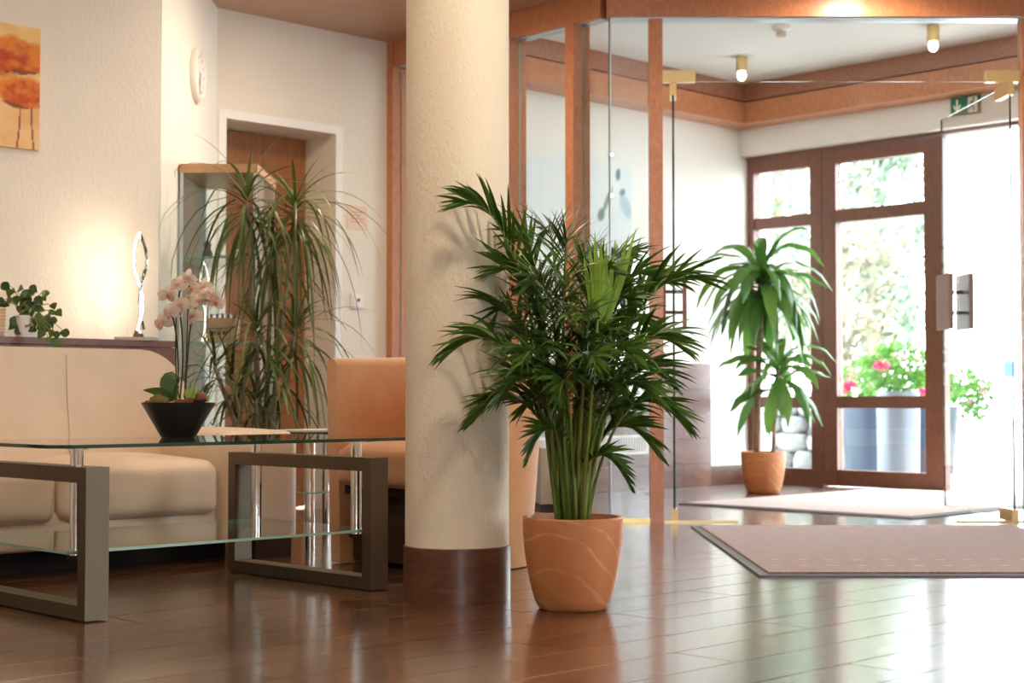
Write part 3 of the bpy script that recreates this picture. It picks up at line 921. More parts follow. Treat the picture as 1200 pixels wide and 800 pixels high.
# ================================================================== PAINTINGS
def painted(name, w, h, nx, ny, fn, parent, y=-.0205):
    V, Fc, Cc = [], [], []
    for j in range(ny + 1):
        for i in range(nx + 1):
            u, v = i / nx, j / ny
            V.append(((u - .5) * w, y, (v - .5) * h)); Cc.append(fn(u, v))
    for j in range(ny):
        for i in range(nx):
            a = j * (nx + 1) + i
            Fc.append((a, a + 1, a + nx + 2, a + nx + 1))
    o = pyobj(name, V, Fc, M_CANVAS, parent, False)
    at = o.data.color_attributes.new('Col', 'FLOAT_COLOR', 'POINT')
    for k, c_ in enumerate(Cc):
        at.data[k].color = (*c_, 1)
    return o
from mathutils import noise as mnoise
def mixc(a, b, t):
    t = max(0, min(1, t)); return tuple(x + (y - x) * t for x, y in zip(a, b))
def poppy(u, v):
    n1 = mnoise.fractal(Vector((u * 4, v * 4, 0.3)), 1.0, 2.0, 5)
    n2 = mnoise.fractal(Vector((u * 13, v * 13, 4.3)), 1.0, 2.0, 4)
    bg = mixc((.80, .50, .16), (.86, .62, .30), .5 + n1)
    if v < .35: bg = mixc((.86, .56, .27), (.80, .42, .18), .4 + n1)
    c_ = bg
    # stems
    for x0, k in ((.86, .02), (.965, -.015), (.45, .05), (.22, -.03)):
        xs = x0 + k * math.sin(v * 5)
        if v < .36 and abs(u - xs) < .006: c_ = mixc((.22, .07, .03), bg, .15)
    # flower heads
    for cx, cy, rx, ry, base in ((.80, .74, .24, .17, (.50, .06, .012)), (.92, .46, .17, .14, (.58, .09, .012)), (.40, .66, .24, .18, (.52, .06, .012)), (.16, .52, .16, .13, (.58, .1, .015)), (.55, .42, .15, .10, (.58, .09, .012))):
        dx, dy = (u - cx) / rx, (v - cy) / ry
        r = math.hypot(dx, dy) + .35 * n1 + .12 * n2
        if r < 1:
            hot = mixc((.80, .27, .035), base, .45 + .6 * max(-.4, -dy * .8 + .1 + 1.6 * n2 + n1))
            c_ = mixc(hot, c_, max(0, (r - .8) / .2) * .6)
            if dy < -.62 and abs(r - .86) < .09 and n2 > -.15: c_ = mixc((.13, .05, .03), c_, .25)
    return c_
pc = thing('poppy_painting', 'unframed canvas of orange poppies hanging on the wall above the sofa', 'painting', W(2.66, A_PIC - .001, 1.835), RZ)
obj('canvas', B((-.346, .346, -.02, 0, -.245, .245)), mat_plain('canvas_side', (.75, .50, .25), .8), pc)
painted('painted_face', .692, .49, 150, 106, poppy, pc)
def calla(u, v):
    n1 = mnoise.fractal(Vector((u * 3, v * 3, 7.3)), 1.0, 2.0, 4)
    c_ = mixc((.70, .78, .79), (.77, .80, .78), .5 + n1)
    if v > .93: c_ = (.82, .82, .76)
    def ell(cx, cy, rx, ry, ang):
        x, y = u - cx, v - cy
        ca, sa = math.cos(ang), math.sin(ang)
        return math.hypot((x * ca + y * sa) / rx, (-x * sa + y * ca) / ry)
    teal = (.06, .15, .13)
    for (cx, cy, rx, ry, ang, col, s) in ((.955, .72, .045, .085, .5, (.40, .56, .60), .9), (.897, .90, .020, .042, -.1, teal, .95), (.93, .80, .03, .022, .6, teal, .8), (.815, .745, .018, .10, -.45, teal, .8), (.765, .655, .030, .045, -.3, teal, .9), (.55, .62, .02, .05, .4, (.45, .6, .6), .35)):
        r = ell(cx, cy, rx, ry, ang)
        if r < 1: c_ = mixc(c_, col, s * (1 - max(0, (r - .7) / .3)))
    return c_
vp = thing('flower_painting', 'large pale blue flower painting on the vestibule wall behind the glass', 'painting', W(7.08, A_VW - .001, 1.60), RZ)
obj('canvas', B((-.62, .62, -.02, 0, -.56, .56)), M_PAPER, vp)
painted('painted_face', 1.24, 1.12, 110, 100, calla, vp)

# ================================================================== WALL NOTICES, SWITCH, EXIT SIGN, GRILLE
nt_ = thing('wall_notice', 'pale orange paper notice on the wall beside the niche door', 'notice', W(5.375, C_A - .001, 1.585), RZ)
obj('sheet', B((-.07, .07, -.004, 0, -.066, .066)), M_NOTICE, nt_)
bm = bmesh.new()
for k in range(4): box(bm, -.045, .045 - .02 * (k % 2), -.0048, -.004, .03 - k * .018, .035 - k * .018)
obj('print', bm, mat_plain('notice_print', (.60, .30, .22), .7), nt_)
sw = thing('wall_switch', 'white wall switch with red button near the armchair', 'switch', W(5.372, C_A - .001, 1.128), RZ)
obj('plate', B((-.042, .042, -.012, 0, -.042, .042)), M_WHITE, sw, bevel=.003)
obj('rocker', B((-.03, .03, -.02, -.012, -.03, .03)), M_WHITE, sw, bevel=.002)
bm = bmesh.new(); cyl(bm, 0, 0, 0, .006, .010, 16)
o = obj('button', bm, M_RED, sw, loc=(0, -.02, .006)); o.rotation_euler = (PI / 2, 0, 0)

RZE = RZ - PI / 2                  # things on the entry wall: local x runs along -a, local y along +b
es = thing('exit_sign', 'green emergency exit sign with arrow and running figure above the entrance', 'sign', W(8.86, 5.036, 2.432), RZE)
obj('plate', B((-.10, .10, 0, .018, -.056, .056)), M_SIGNG, es, bevel=.002)
def flat(name, polys, mat, y=-.0015):
    bm = bmesh.new()
    for P in polys: prism(bm, P, y, 0.0, 'y')
    return obj(name, bm, mat, es)
flat('arrow', [[(-.062, .042), (-.048, .042), (-.048, -.005), (-.030, .012), (-.030, -.006), (-.055, -.038), (-.080, -.006), (-.080, .012), (-.062, -.005)]], M_SIGNW)
flat('doorway', [[(.020, -.05), (.085, -.05), (.085, .05), (.020, .05)]], M_SIGNW)
def limb(p, q, w):
    d = Vector((q[0] - p[0], q[1] - p[1])); n = Vector((-d.y, d.x)).normalized() * w
    return [(p[0] + n.x, p[1] + n.y), (p[0] - n.x, p[1] - n.y), (q[0] - n.x, q[1] - n.y), (q[0] + n.x, q[1] + n.y)]
head = [(.062 + .008 * math.cos(k * PI / 5), .034 + .008 * math.sin(k * PI / 5)) for k in range(10)]
flat('running_figure', [head, limb((.056, .024), (.046, -.004), .006), limb((.046, -.004), (.062, -.018), .004), limb((.062, -.018), (.060, -.038), .004), limb((.046, -.004), (.036, -.020), .004), limb((.036, -.020), (.024, -.026), .004), limb((.056, .022), (.072, .008), .003), limb((.054, .022), (.036, .014), .003), limb((.036, .014), (.032, -.002), .003)], M_SIGNG, -.003)

gr = thing('heating_grille', 'long white slatted heating grille set in the brown vestibule dado', 'grille', W(6.9, A_VW - .022, .295), RZ)
obj('frame', B((-.95, .95, -.010, 0, .048, .062), (-.95, .95, -.010, 0, -.062, -.048), (-.95, -.935, -.01, 0, -.048, .048), (.935, .95, -.01, 0, -.048, .048)), M_WHITE, gr)
obj('backing', B((-.935, .935, -.002, 0, -.048, .048)), mat_plain('grille_backing', (.35, .36, .40), .6), gr)
for k in range(75):
    x_ = -.925 + k * .025
    obj('slat', B((x_ - .006, x_ + .006, -.009, -.002, -.048, .048)), M_WHITE, gr)

sd = thing('cream_wedge', 'unidentified cream wedge-shaped stand with dark foot behind the glass partition', 'block', (.245, 8.48, 0), .2)  # form guessed for a cream shape that was not identified
prism(bmesh.new(), [(0, 0), (1, 0), (1, 1)], 0, 1).free()
bm = prism(bmesh.new(), [(-.11, .035), (.02, .035), (.075, .30), (.02, .33), (-.11, .33)], -.08, .08, 'y')
obj('panel', bm, mat_plain('cream_panel', (.62, .55, .44), .6), sd, bevel=.004)
obj('foot', B((-.12, .16, -.10, .10, 0, .034)), M_DARK, sd, bevel=.004)

# ================================================================== RUGS
rg = thing('entrance_rug', 'reddish brown entrance rug with grey rubber edge in front of the glass doors', 'rug', (1.58, 6.295, 0))
hx, hy = .75, 1.015
obj('edge', B((-hx, hx, -hy, hy, 0, .007)), M_RUGEDGE, rg, bevel=.002)
obj('pile', B((-hx + .035, hx - .035, -hy + .035, hy - .035, .007, .014)), M_RUG, rg, bevel=.002)
bm = bmesh.new()
for yk in (-.78, -.58, .88):
    for k in range(14):
        x_ = -.66 + k * .1 + (.03 if yk == -.58 else 0)
        prism(bm, [(x_ - .03, yk), (x_ + .005, yk - .018), (x_ + .03, yk), (x_ + .005, yk + .018)], .014, .0145)
obj('woven_dashes', bm, M_DASH, rg)
rg = thing('vestibule_rug', 'pale beige rug with dark edge on the vestibule floor by the entrance door', 'rug', W(7.88, 4.95), RZ)
hx, hy = 1.03, .75
obj('edge', B((-hx, hx, -hy, hy, 0, .007)), M_RUGEDGE, rg, bevel=.002)
obj('pile', B((-hx + .03, hx - .03, -hy + .03, hy - .03, .007, .013)), M_RUG2, rg, bevel=.002)

# ================================================================== CEILING LAMPS AND DETECTOR
def spot(label, X, Y):
    t = thing('ceiling_spotlight', label, 'lamp', (X, Y, H_VEST), 0, 'brass spotlights on the vestibule ceiling')
    bm = bmesh.new(); cyl(bm, 0, 0, -.095, 0, .037, 28); smooth_by_angle(obj('housing', bm, M_BRASS, t))
    bm = bmesh.new(); bmesh.ops.create_uvsphere(bm, u_segments=20, v_segments=12, radius=.028)
    for v in bm.verts: v.co.z = v.co.z * 1.25 - .118
    obj('bulb', bm, M_BULB, t, True)
    return t
spot('brass cylinder spotlight with lit bulb on the ceiling above the leafy vestibule plant', 1.47, 9.98)
spot('brass cylinder spotlight with lit bulb on the ceiling above the open entrance bay', 2.47, 9.14)
sm = thing('smoke_detector', 'small white smoke detector on the vestibule ceiling', 'detector', (1.58, 9.14, H_VEST))
bm = bmesh.new(); lathe(bm, [(0, 0), (.055, 0), (.055, -.022), (.040, -.034), (0, -.034)], 30); smooth_by_angle(obj('base', bm, M_WHITE, sm), .4)
bm = bmesh.new(); lathe(bm, [(.032, -.034), (.030, -.062), (0, -.062)], 30); smooth_by_angle(obj('sensor', bm, mat_plain('sensor_tan', (.62, .52, .40), .5), sm), .4)
def downlight(X, Y, k, where):
    t = thing('ceiling_downlight', 'round warm downlight recessed in the brown ceiling ' + where, 'lamp', (X, Y, H_LOBBY), 0, 'downlights in the lobby ceiling')
    bm = bmesh.new(); lathe(bm, [(.085, 0), (.10, 0), (.10, -.010), (.085, -.012)], 30); obj('bezel', bm, M_WHITE, t)
    bm = bmesh.new(); lathe(bm, [(0, -.003), (.085, -.003), (.085, -.001), (0, -.001)], 30); obj('diffuser', bm, M_DOWN, t)
    ld = bpy.data.lights.new('downlight_beam', 'AREA'); ld.shape = 'DISK'; ld.size = .17; ld.energy = LAMP_POWER * k; ld.color = LAMP_COLOR
    lo = bpy.data.objects.new('downlight_beam', ld); COL.objects.link(lo); lo.parent = t; lo.location = (0, 0, -.016)
for X, Y, k, where in ((1.68, 7.2, .8, 'just before the glass doors'), (-.55, 6.95, 1.1, 'before the niche door'), (-1.7, 4.6, .6, 'over the sofa'), (.2, 3.6, 1.0, 'over the open floor before the column'), (2.6, 4.4, 1.0, 'by the side window'),
                       (-2.2, 1.8, .6, 'over the far lobby corner'), (1.8, 1.2, 1.0, 'between the two lobby windows'), (0, -.8, 1.0, 'by the rear window')):
    downlight(X, Y, k, where)

# ================================================================== PLANTS
def wprof(n, w, base=.35, tip=.02, peak=.4):
    out = []
    for i in range(n + 1):
        t = i / n
        if t < peak: f = base + (1 - base) * math.sin(t / peak * PI / 2)
        else: f = tip + (1 - tip) * math.cos((t - peak) / (1 - peak) * PI / 2)
        out.append(w * f)
    return out
def pot(root, r_top, r_bot, h, mat, soil_z, belly=0.0):
    prof = [(0, 0), (r_bot - .008, 0), (r_bot, .006)]
    n = 10
    for k in range(1, n + 1):
        t = k / n
        prof.append((r_bot + (r_top - r_bot) * (math.sin(t * PI / 2) ** .75 if belly else t), .006 + (h - .010) * t))
    prof += [(r_top - .004, h), (r_top - .014, h - .001), (r_top - .020, h - .03), (r_top - .035, soil_z - .02), (0, soil_z - .02)]
    bm = bmesh.new(); lathe(bm, prof, 56)
    smooth_by_angle(obj('pot', bm, mat, root), .7)
    rs = r_top - .026
    bm = bmesh.new(); lathe(bm, [(0, soil_z + .008), (rs * .5, soil_z + .005), (rs, soil_z)], 30)
    o = obj('soil', bm, M_SOIL, root, True)

# ---- areca palm beside the column
palm_at = Vector((ray(671, 4.506), 4.506, 0))
pm = thing('potted_palm', 'large areca palm with feathery fronds in a terracotta pot beside the column', 'plant', palm_at)
pot(pm, .1435, .100, .262, M_TERRA, .235, 1)
rp = random.Random(11)
def tgt(px, py, dy):
    return ray(px, palm_at.y + dy, py) - palm_at
fronds = [  # tip pixel, tip row, depth offset, arch, leaflet length
    (540, 240, -.02, .13, .20), (529, 412, -.10, .30, .20), (556, 492, .05, .34, .17), (572, 372, .14, .22, .19), (585, 318, .02, .13, .20),
    (606, 282, .10, .08, .20), (625, 330, -.22, .14, .20), (642, 272, .16, .05, .20), (664, 282, -.06, .04, .19), (690, 300, .14, .03, .19),
    (660, 330, -.28, .10, .20), (716, 318, -.20, .10, .20), (826, 330, .0, .18, .21), (790, 332, .16, .13, .20), (758, 322, .06, .08, .20),
    (798, 408, -.14, .25, .20), (782, 448, .12, .28, .19), (800, 497, -.02, .36, .18), (768, 530, .05, .38, .15), (735, 300, .2, .06, .2),
    (612, 425, -.34, .26, .19), (698, 430, -.38, .24, .19), (745, 420, -.30, .24, .19), (655, 470, -.36, .34, .17), (590, 465, -.16, .33, .18),
    (640, 360, .34, .12, .19), (700, 352, .36, .12, .19), (752, 380, .30, .18, .19), (600, 395, .28, .2, .19), (738, 570, -.14, .36, .09),
    (618, 540, -.10, .40, .09), (770, 470, -.26, .30, .17), (682, 372, -.30, .16, .2), (640, 415, -.12, .2, .19), (720, 395, .10, .18, .19),
    (665, 350, -.16, .08, .19), (610, 340, .16, .10, .19), (735, 350, -.10, .10, .19), (690, 400, -.22, .12, .19), (645, 440, -.2, .16, .18), (720, 455, -.2, .18, .18), (615, 480, .1, .2, .16), (742, 490, .12, .2, .16)]
leaf_all = []
def clear_col(pts):
    out = []
    for q in pts:
        w = q + palm_at - colp; w.z = 0
        if w.length < .168:
            w = w.normalized() * .168
            q = Vector((w.x + colp.x - palm_at.x, w.y + colp.y - palm_at.y, q.z))
        out.append(q)
    return out
for fi, (px, py, dy, arch, LL) in enumerate(fronds):
    tip = tgt(px, py, dy)
    ang = rp.uniform(0, 2 * PI); rr = rp.uniform(.0, .040)
    P0 = Vector((rr * math.cos(ang) + .012 * (1 if tip.x > 0 else -1), rr * math.sin(ang), .225))
    P1 = Vector((tip.x * .36 + P0.x * .5, tip.y * .36 + P0.y * .5, max(.55, tip.z + arch * .62)))
    n = 18
    pts = []
    for k in range(n + 1):
        t = k / n
        pts.append(P0 * (1 - t) ** 2 + P1 * (2 * t * (1 - t)) + tip * t * t)
    pts = clear_col(pts)
    bm = bmesh.new(); tube(bm, pts, [.0068 - .0052 * (k / n) for k in range(n + 1)], 6)
    fo = obj('frond', bm, M_STALK, pm, True)
    npair = 21
    for j in range(npair):
        s = .36 + .64 * (j + .5) / npair
        k = min(int(s * n), n - 1); f = s * n - k
        p = pts[k].lerp(pts[k + 1], f); t = (pts[k + 1] - pts[k]).normalized()
        side = t.cross(Vector((0, 0, 1)))
        side = side.normalized() if side.length > .15 else Vector((1, 0, 0))
        up = side.cross(t).normalized()
        q_ = (s - .36) / .64
        prof = min(1, .6 + 1.6 * q_) * (1 - .68 * q_ ** 2.0)
        for sg in (-1, 1):
            L = LL * 1.12 * prof * rp.uniform(.8, 1.15)
            d = t * (.55 + .95 * q_) + side * sg * (.74 - .44 * q_) + up * rp.uniform(.15, .50)
            d += Vector((rp.uniform(-.1, .1), rp.uniform(-.1, .1), rp.uniform(-.06, .06)))
            lp = clear_col(droop(p, d, L, rp.uniform(1.5, 8.0), 5))
            V, Fc = blade(lp, wprof(5, .0108 * (.75 + .35 * prof), .35, .03, .35), side.cross(d).cross(d) if False else side * .5 + up * .9 if sg > 0 else side * .5 - up * .9, .18)
            leaf_all.append((p.y + L * d.normalized().y * .5, V, Fc, fo))
leaf_all.sort(key=lambda q: q[0])
for _, V, Fc, fo in leaf_all[:300]:
    pyobj('leaflet', V, Fc, M_PALM, fo)
VV, FF = [], []
for _, V, Fc, fo in leaf_all[300:]:
    b0 = len(VV); VV += V; FF += [tuple(i + b0 for i in f) for f in Fc]
pyobj('rear_leaflets', VV, FF, M_PALM, pm, kind='stuff')
# young bright leaf spears
for (x0, y0, x1, y1, dy) in ((699, 372, 699, 270, -.24), (703, 372, 706, 276, -.24), (696, 372, 693, 286, -.23), (692, 372, 686, 298, -.22), (706, 372, 722, 296, -.23), (710, 380, 748, 266, -.20), (708, 380, 739, 274, -.19), (704, 376, 713, 283, -.25)):
    p0, p1 = tgt(x0, y0, dy), tgt(x1, y1, dy)
    pts = [p0.lerp(p1, k / 5) + Vector((.004 * math.sin(k), 0, 0)) for k in range(6)]
    V, Fc = blade(pts, wprof(5, .017, .4, .05, .45), Vector((1, .3, 0)), .25)
    o = pyobj('young_leaflet', V, Fc, M_PALMNEW, pm); 
    o['label'] = 'bright yellow-green young leaflet'
p0, p1 = Vector((.02, -.03, .23)), tgt(701, 374, -.24)
bm = bmesh.new(); tube(bm, [p0.lerp(p1, k / 4) for k in range(5)], [.006, .006, .005, .004, .003], 6); obj('young_stalk', bm, M_STALK, pm, True)
for k in range(16):     # bare shoots filling the clump
    ang = rp.uniform(0, 2 * PI); rr = rp.uniform(.01, .046)
    p0 = Vector((rr * math.cos(ang), rr * math.sin(ang), .225)); p1 = p0 * 1.0 + Vector((p0.x * 1.3, p0.y * 1.3, rp.uniform(.25, .45)))
    bm = bmesh.new(); tube(bm, [p0, p0.lerp(p1, .5), p1], [.008, .0065, .003], 6); obj('stalk', bm, M_STALK, pm, True)

# ---- dragon tree between display cabinet and side table
dg_at = Vector((-1.075, 6.78, 0))
dg = thing('dragon_tree', 'tall dragon tree with drooping narrow leaves in front of the niche door', 'plant', dg_at)
pot(dg, .15, .11, .26, M_BLACK, .235)
rd = random.Random(5)
def dt(px, py, dy=0): return ray(px, dg_at.y + dy, py) - dg_at
heads = [  # crown pixel, depth offset, leaves, length
    (288, 236, -.02, 50, .58), (345, 246, .04, 60, .60), (300, 388, -.10, 40, .46), (345, 392, .05, 46, .48), (252, 430, -.12, 18, .36), (318, 300, .10, 26, .50), (272, 448, -.06, 20, .34), (325, 446, -.10, 20, .36), (300, 470, -.12, 20, .30)]
for hi, (px, py, dy, nl, LL) in enumerate(heads):
    c_ = dt(px, py, dy)
    b_ = Vector((rd.uniform(-.05, .05), rd.uniform(-.05, .05), .23))
    mid = Vector((c_.x * .55, c_.y * .5, c_.z * .5 + .1))
    pts = [b_ * (1 - t) ** 2 + mid * 2 * t * (1 - t) + c_ * t * t for t in [k / 10 for k in range(11)]]
    bm = bmesh.new(); tube(bm, pts, [.013 - .004 * k / 10 for k in range(11)], 8)
    cane = obj('cane', bm, M_CANE, dg, True)
    for k in range(nl):
        t = k / nl
        az = k * 2.39996 + rd.uniform(-.2, .2)
        el = math.radians(66 - 80 * t + rd.uniform(-12, 12))
        d = Vector((math.cos(az) * math.cos(el), math.sin(az) * math.cos(el), math.sin(el)))
        L = LL * rd.uniform(.75, 1.15) * (.55 + .45 * min(1, t * 3))
        p = c_ + Vector((0, 0, .05 - .14 * t)) + Vector((d.x, d.y, 0)) * .008
        lp = droop(p, d, L, rd.uniform(4.5, 8.0) * (.6 + .5 * t), 8)
        for q in lp:
            q.x = max(q.x, -1.485 - dg_at.x)
            if q.y + dg_at.y < 6.66 and q.z < .86: q.x = max(q.x, -1.35 - dg_at.x)
            tb_, ta_ = bminv(q.x + dg_at.x, q.y + dg_at.y)
            if abs(tb_ - 3.94) < .25 and abs(ta_ - 5.19) < .25: q.z = max(q.z, .475)
            if tb_ < 3.66 and 4.8 < ta_ < 5.56: q.z = max(q.z, .50)
            if q.x + dg_at.x < -1.12 and q.z < 1.68: q.y = min(q.y, 7.02 - dg_at.y)
        V, Fc = blade(lp, wprof(8, .0145, .8, .06, .25), Vector((-math.sin(az), math.cos(az), 0)), .3)
        pyobj('leaf', V, Fc, M_DRAC, cane)

# ---- corn plant in the vestibule
cn_at = Vector((1.59, 9.95, 0))
cn = thing('corn_plant', 'broad-leaved corn plant in a terracotta pot beside the entrance door', 'plant', cn_at)
pot(cn, .141, .10, .262, M_TERRA, .235, 1)
def cdt(px, py, dy=0): return ray(px, cn_at.y + dy, py) - cn_at
rc = random.Random(21)
for px0, px, py, nl, LL, r_ in ((886, 893, 322, 54, .54, .019), (905, 912, 432, 28, .42, .013)):
    c_ = cdt(px, py); b_ = Vector((cdt(px0, 530).x, .02, .23))
    bm = bmesh.new(); tube(bm, [b_.lerp(c_, k / 6) + Vector((.004 * math.sin(k * 2), 0, 0)) for k in range(7)], r_, 10)
    cane = obj('cane', bm, M_CANE, cn, True)
    for k in range(nl):
        t = k / nl
        az = k * 2.39996 + rc.uniform(-.3, .3)
        el = math.radians(70 - 58 * t + rc.uniform(-12, 12))
        d = Vector((math.cos(az) * math.cos(el), math.sin(az) * math.cos(el), math.sin(el)))
        L = LL * rc.uniform(.8, 1.1)
        p = c_ + Vector((0, 0, .04 - .20 * t)) + Vector((d.x, d.y, 0)) * .015
        lp = droop(p, d, L, rc.uniform(3.6, 8.5), 9)
        w = wprof(9, .088 if LL > .5 else .08, .4, .06, .5)
        sv = Vector((-math.sin(az), math.cos(az), 0))
        lp = [q + Vector((0, 0, .006 * math.sin(i * 2.1 + k))) for i, q in enumerate(lp)]
        V, Fc = blade(lp, w, sv, .35, rc.uniform(-1.1, 1.1))
        pyobj('leaf', V, Fc, M_CORN, cane)

# ---- pothos on the ledge
po_at = W(2.885, 5.655, .832)
po = thing('trailing_pothos', 'trailing green pothos in a white pot on the ledge behind the sofa', 'plant', po_at)
bm = bmesh.new(); lathe(bm, [(0, 0), (.040, 0), (.052, .085), (.048, .085), (.042, .065), (0, .065)], 30)
smooth_by_angle(obj('pot', bm, M_WHITE, po))
def pdt(px, py, dy=0): return ray(px, po_at.y + dy, py) - po_at
rt_ = random.Random(3)
leafpx = [(5, 335), (14, 342), (23, 338), (30, 344), (36, 343), (10, 352), (3, 355), (18, 351), (27, 352), (22, 362), (32, 356), (38, 358), (50, 349), (43, 361), (36, 366), (25, 370), (45, 370), (62, 358), (68, 366), (60, 366), (55, 373), (62, 375), (41, 376), (16, 376), (21, 388), (38, 386), (48, 383), (55, 385), (60, 390), (66, 392), (76, 390), (63, 400), (57, 398), (68, 402), (33, 378), (48, 391), (29, 362), (44, 353)]
leafpx += [(x + rt_.uniform(-7, 7), y + rt_.uniform(-6, 6)) for x, y in leafpx if 340 < y < 386 and x < 60]
for k, (px, py) in enumerate(leafpx):
    drop = py > 390
    c_ = pdt(px, py, -.04 if not drop else -.17)
    if drop: c_ = c_
    st0 = Vector((rt_.uniform(-.02, .02), rt_.uniform(-.02, .02), .07))
    bm = bmesh.new()
    md = Vector((c_.x * .6, c_.y * .6, max(c_.z, .06) + .03))
    tube(bm, [st0 * (1 - t) ** 2 + md * 2 * t * (1 - t) + c_ * t * t for t in (0, .25, .5, .75, 1)], .0013, 5)
    vn = obj('vine', bm, M_STALK, po, True)
    d = Vector((rt_.uniform(-1, 1), rt_.uniform(-.6, .2), rt_.uniform(-1.0, .2))).normalized()
    L = rt_.uniform(.032, .046)
    lp = droop(c_ - d * L * .4, d, L, 3, 5)
    V, Fc = blade(lp, [L * f for f in (.25, .78, .85, .62, .32, .02)], d.cross(Vector((0, -1, .3))), .2)
    pyobj('leaf', V, Fc, M_POTHOS, vn)
bk = thing('woven_basket', 'beige woven basket on the ledge beside the pothos', 'basket', W(2.735, 5.665, .832), RZ)
bm = bmesh.new()
for k in range(9):
    z0 = k * .0125
    lathe(bm, [(.052 + .0005 * k, z0), (.058 + .0005 * k, z0 + .006), (.052 + .0005 * k, z0 + .0122)], 30)
M_WICK = mat_plain('wicker', (.62, .45, .30), .8)
obj('side', bm, M_WICK, bk, True)
bm = bmesh.new(); lathe(bm, [(0, 0), (.052, 0), (.052, .004), (0, .004)], 30); obj('bottom', bm, M_WICK, bk)

# ---- LED sculpture lamp on the ledge
la_at = W(3.345, 5.625, .832)
la = thing('wave_lamp', 'chrome table lamp of two twisted glowing strips on the wooden ledge', 'lamp', la_at, .0)
obj('base', B((-.078, .078, -.05, .05, 0, .013)), M_ALU, la, bevel=.002)
bm = bmesh.new(); lathe(bm, [(0, .013), (.034, .013), (.022, .032), (.010, .045), (0, .045)], 20)
smooth_by_angle(obj('socket', bm, M_CHROME, la))
def ribbon(pts, w, t, ndir):
    bm = bmesh.new(); rows = []
    for i, p in enumerate(pts):
        tg = (pts[min(i + 1, len(pts) - 1)] - pts[max(i - 1, 0)]).normalized()
        n = (ndir - tg * ndir.dot(tg)).normalized(); s = tg.cross(n)
        rows.append([bm.verts.new(p + s * a * w / 2 + n * b * t / 2) for a, b in ((-1, -1), (1, -1), (1, 1), (-1, 1))])
    for A, Bq in zip(rows, rows[1:]):
        for k in range(4): bm.faces.new((A[k], A[(k + 1) % 4], Bq[(k + 1) % 4], Bq[k]))
    bm.faces.new(rows[0]); bm.faces.new(rows[-1][::-1])
    return bm
def lp_pt(px, py, oy): return ray(px, la_at.y + oy, py) - la_at
def smoothpts(ctrl, n=28):
    out = []
    m = len(ctrl) - 1
    for i in range(n + 1):
        t = i / n * m; k = min(int(t), m - 1); f = t - k
        p0, p1, p2, p3 = ctrl[max(k - 1, 0)], ctrl[k], ctrl[k + 1], ctrl[min(k + 2, m)]
        out.append(.5 * ((2 * p1) + (p2 - p0) * f + (2 * p0 - 5 * p1 + 4 * p2 - p3) * f * f + (3 * p1 - p0 - 3 * p2 + p3) * f ** 3))
    return out
sA = smoothpts([lp_pt(*q) for q in ((162, 272, .0), (169, 290, .004), (171, 308, .01), (167, 324, .005), (164, 340, -.01), (163, 356, -.01), (165, 372, 0), (168, 386, .0))])
sB = smoothpts([lp_pt(*q) for q in ((163, 272, .0), (158, 284, -.008), (156, 303, -.012), (158, 320, -.006), (164, 336, .006), (167, 352, .01), (166, 366, .004), (161, 386, .0))])
obj('chrome_strip', ribbon(sA, .016, .005, Vector((1, -.3, 0))), M_CHROME, la, False)
obj('chrome_strip', ribbon([q + Vector((.004, .003, 0)) for q in sB], .016, .003, Vector((1, .2, 0))), M_CHROME, la, False)
obj('light_strip', ribbon([q + Vector((-.001, .0, 0)) for q in sB], .020, .005, Vector((1, .2, 0))), M_LED, la, False)
obj('light_strip', ribbon([q + Vector((-.003, .006, 0)) for q in sA], .011, .003, Vector((1, -.3, 0))), M_LED, la, False)

# ---- black bowl with orchid on the coffee table
bo_at = Vector((ray(209.5, 5.01), 5.01, .4732))
bo = thing('orchid_bowl', 'white orchid arrangement in a tapered black bowl on the glass coffee table', 'plant', bo_at)
bm = bmesh.new(); lathe(bm, [(0, 0), (.052, 0), (.055, .003), (.117, .110), (.117, .112), (.112, .112), (.06, .03), (0, .03)], 56)
smooth_by_angle(obj('bowl', bm, M_BLACK, bo), .6)
bm = bmesh.new(); lathe(bm, [(0, .108), (.06, .106), (.108, .100)], 30); obj('soil', bm, M_SOIL, bo, True)
ro = random.Random(9)
def bdt(px, py, dy=0): return ray(px, bo_at.y + dy, py) - bo_at
def lump(name, px, py, r, mat, sq=.6, seedn=0):
    bm = bmesh.new(); bmesh.ops.create_icosphere(bm, subdivisions=3, radius=r)
    for v in bm.verts:
        f = 1 + .35 * mnoise.noise(v.co * (1.4 / r) + Vector((seedn, 0, 0)))
        v.co = Vector((v.co.x * f, v.co.y * f, v.co.z * f * sq))
    return obj(name, bm, mat, bo, True, loc=bdt(px, py, -.03))
lump('moss_tuft', 186, 470, .032, M_MOSS, .65, 1)
lump('bark_chip', 212, 471, .022, M_DRYLEAF, .5, 2)
lump('bark_chip', 236, 466, .022, M_DRYLEAF, .8, 3)
lump('bark_chip', 222, 470, .018, M_DRYLEAF, .6, 4)
lump('bark_chip', 174, 472, .014, M_DRYLEAF, .6, 5)
for (p0, c_, p1, w) in (((203, 470), (194, 440), (213, 443), .07), ((204, 468), (196, 456), (168, 457), .040), ((203, 466), (208, 452), (213, 442), .03)):
    a_, m_, e_ = bdt(*p0), bdt(*c_), bdt(*p1)
    pts = [a_ * (1 - t) ** 2 + m_ * 2 * t * (1 - t) + e_ * t * t for t in [k / 8 for k in range(9)]]
    V, Fc = blade(pts, wprof(8, w, .5, .08, .5), Vector((1, -.2, .1)) if w > .06 else Vector((.3, -.6, .8)), .3)
    pyobj('leaf', V, Fc, M_ORCHLEAF, bo)
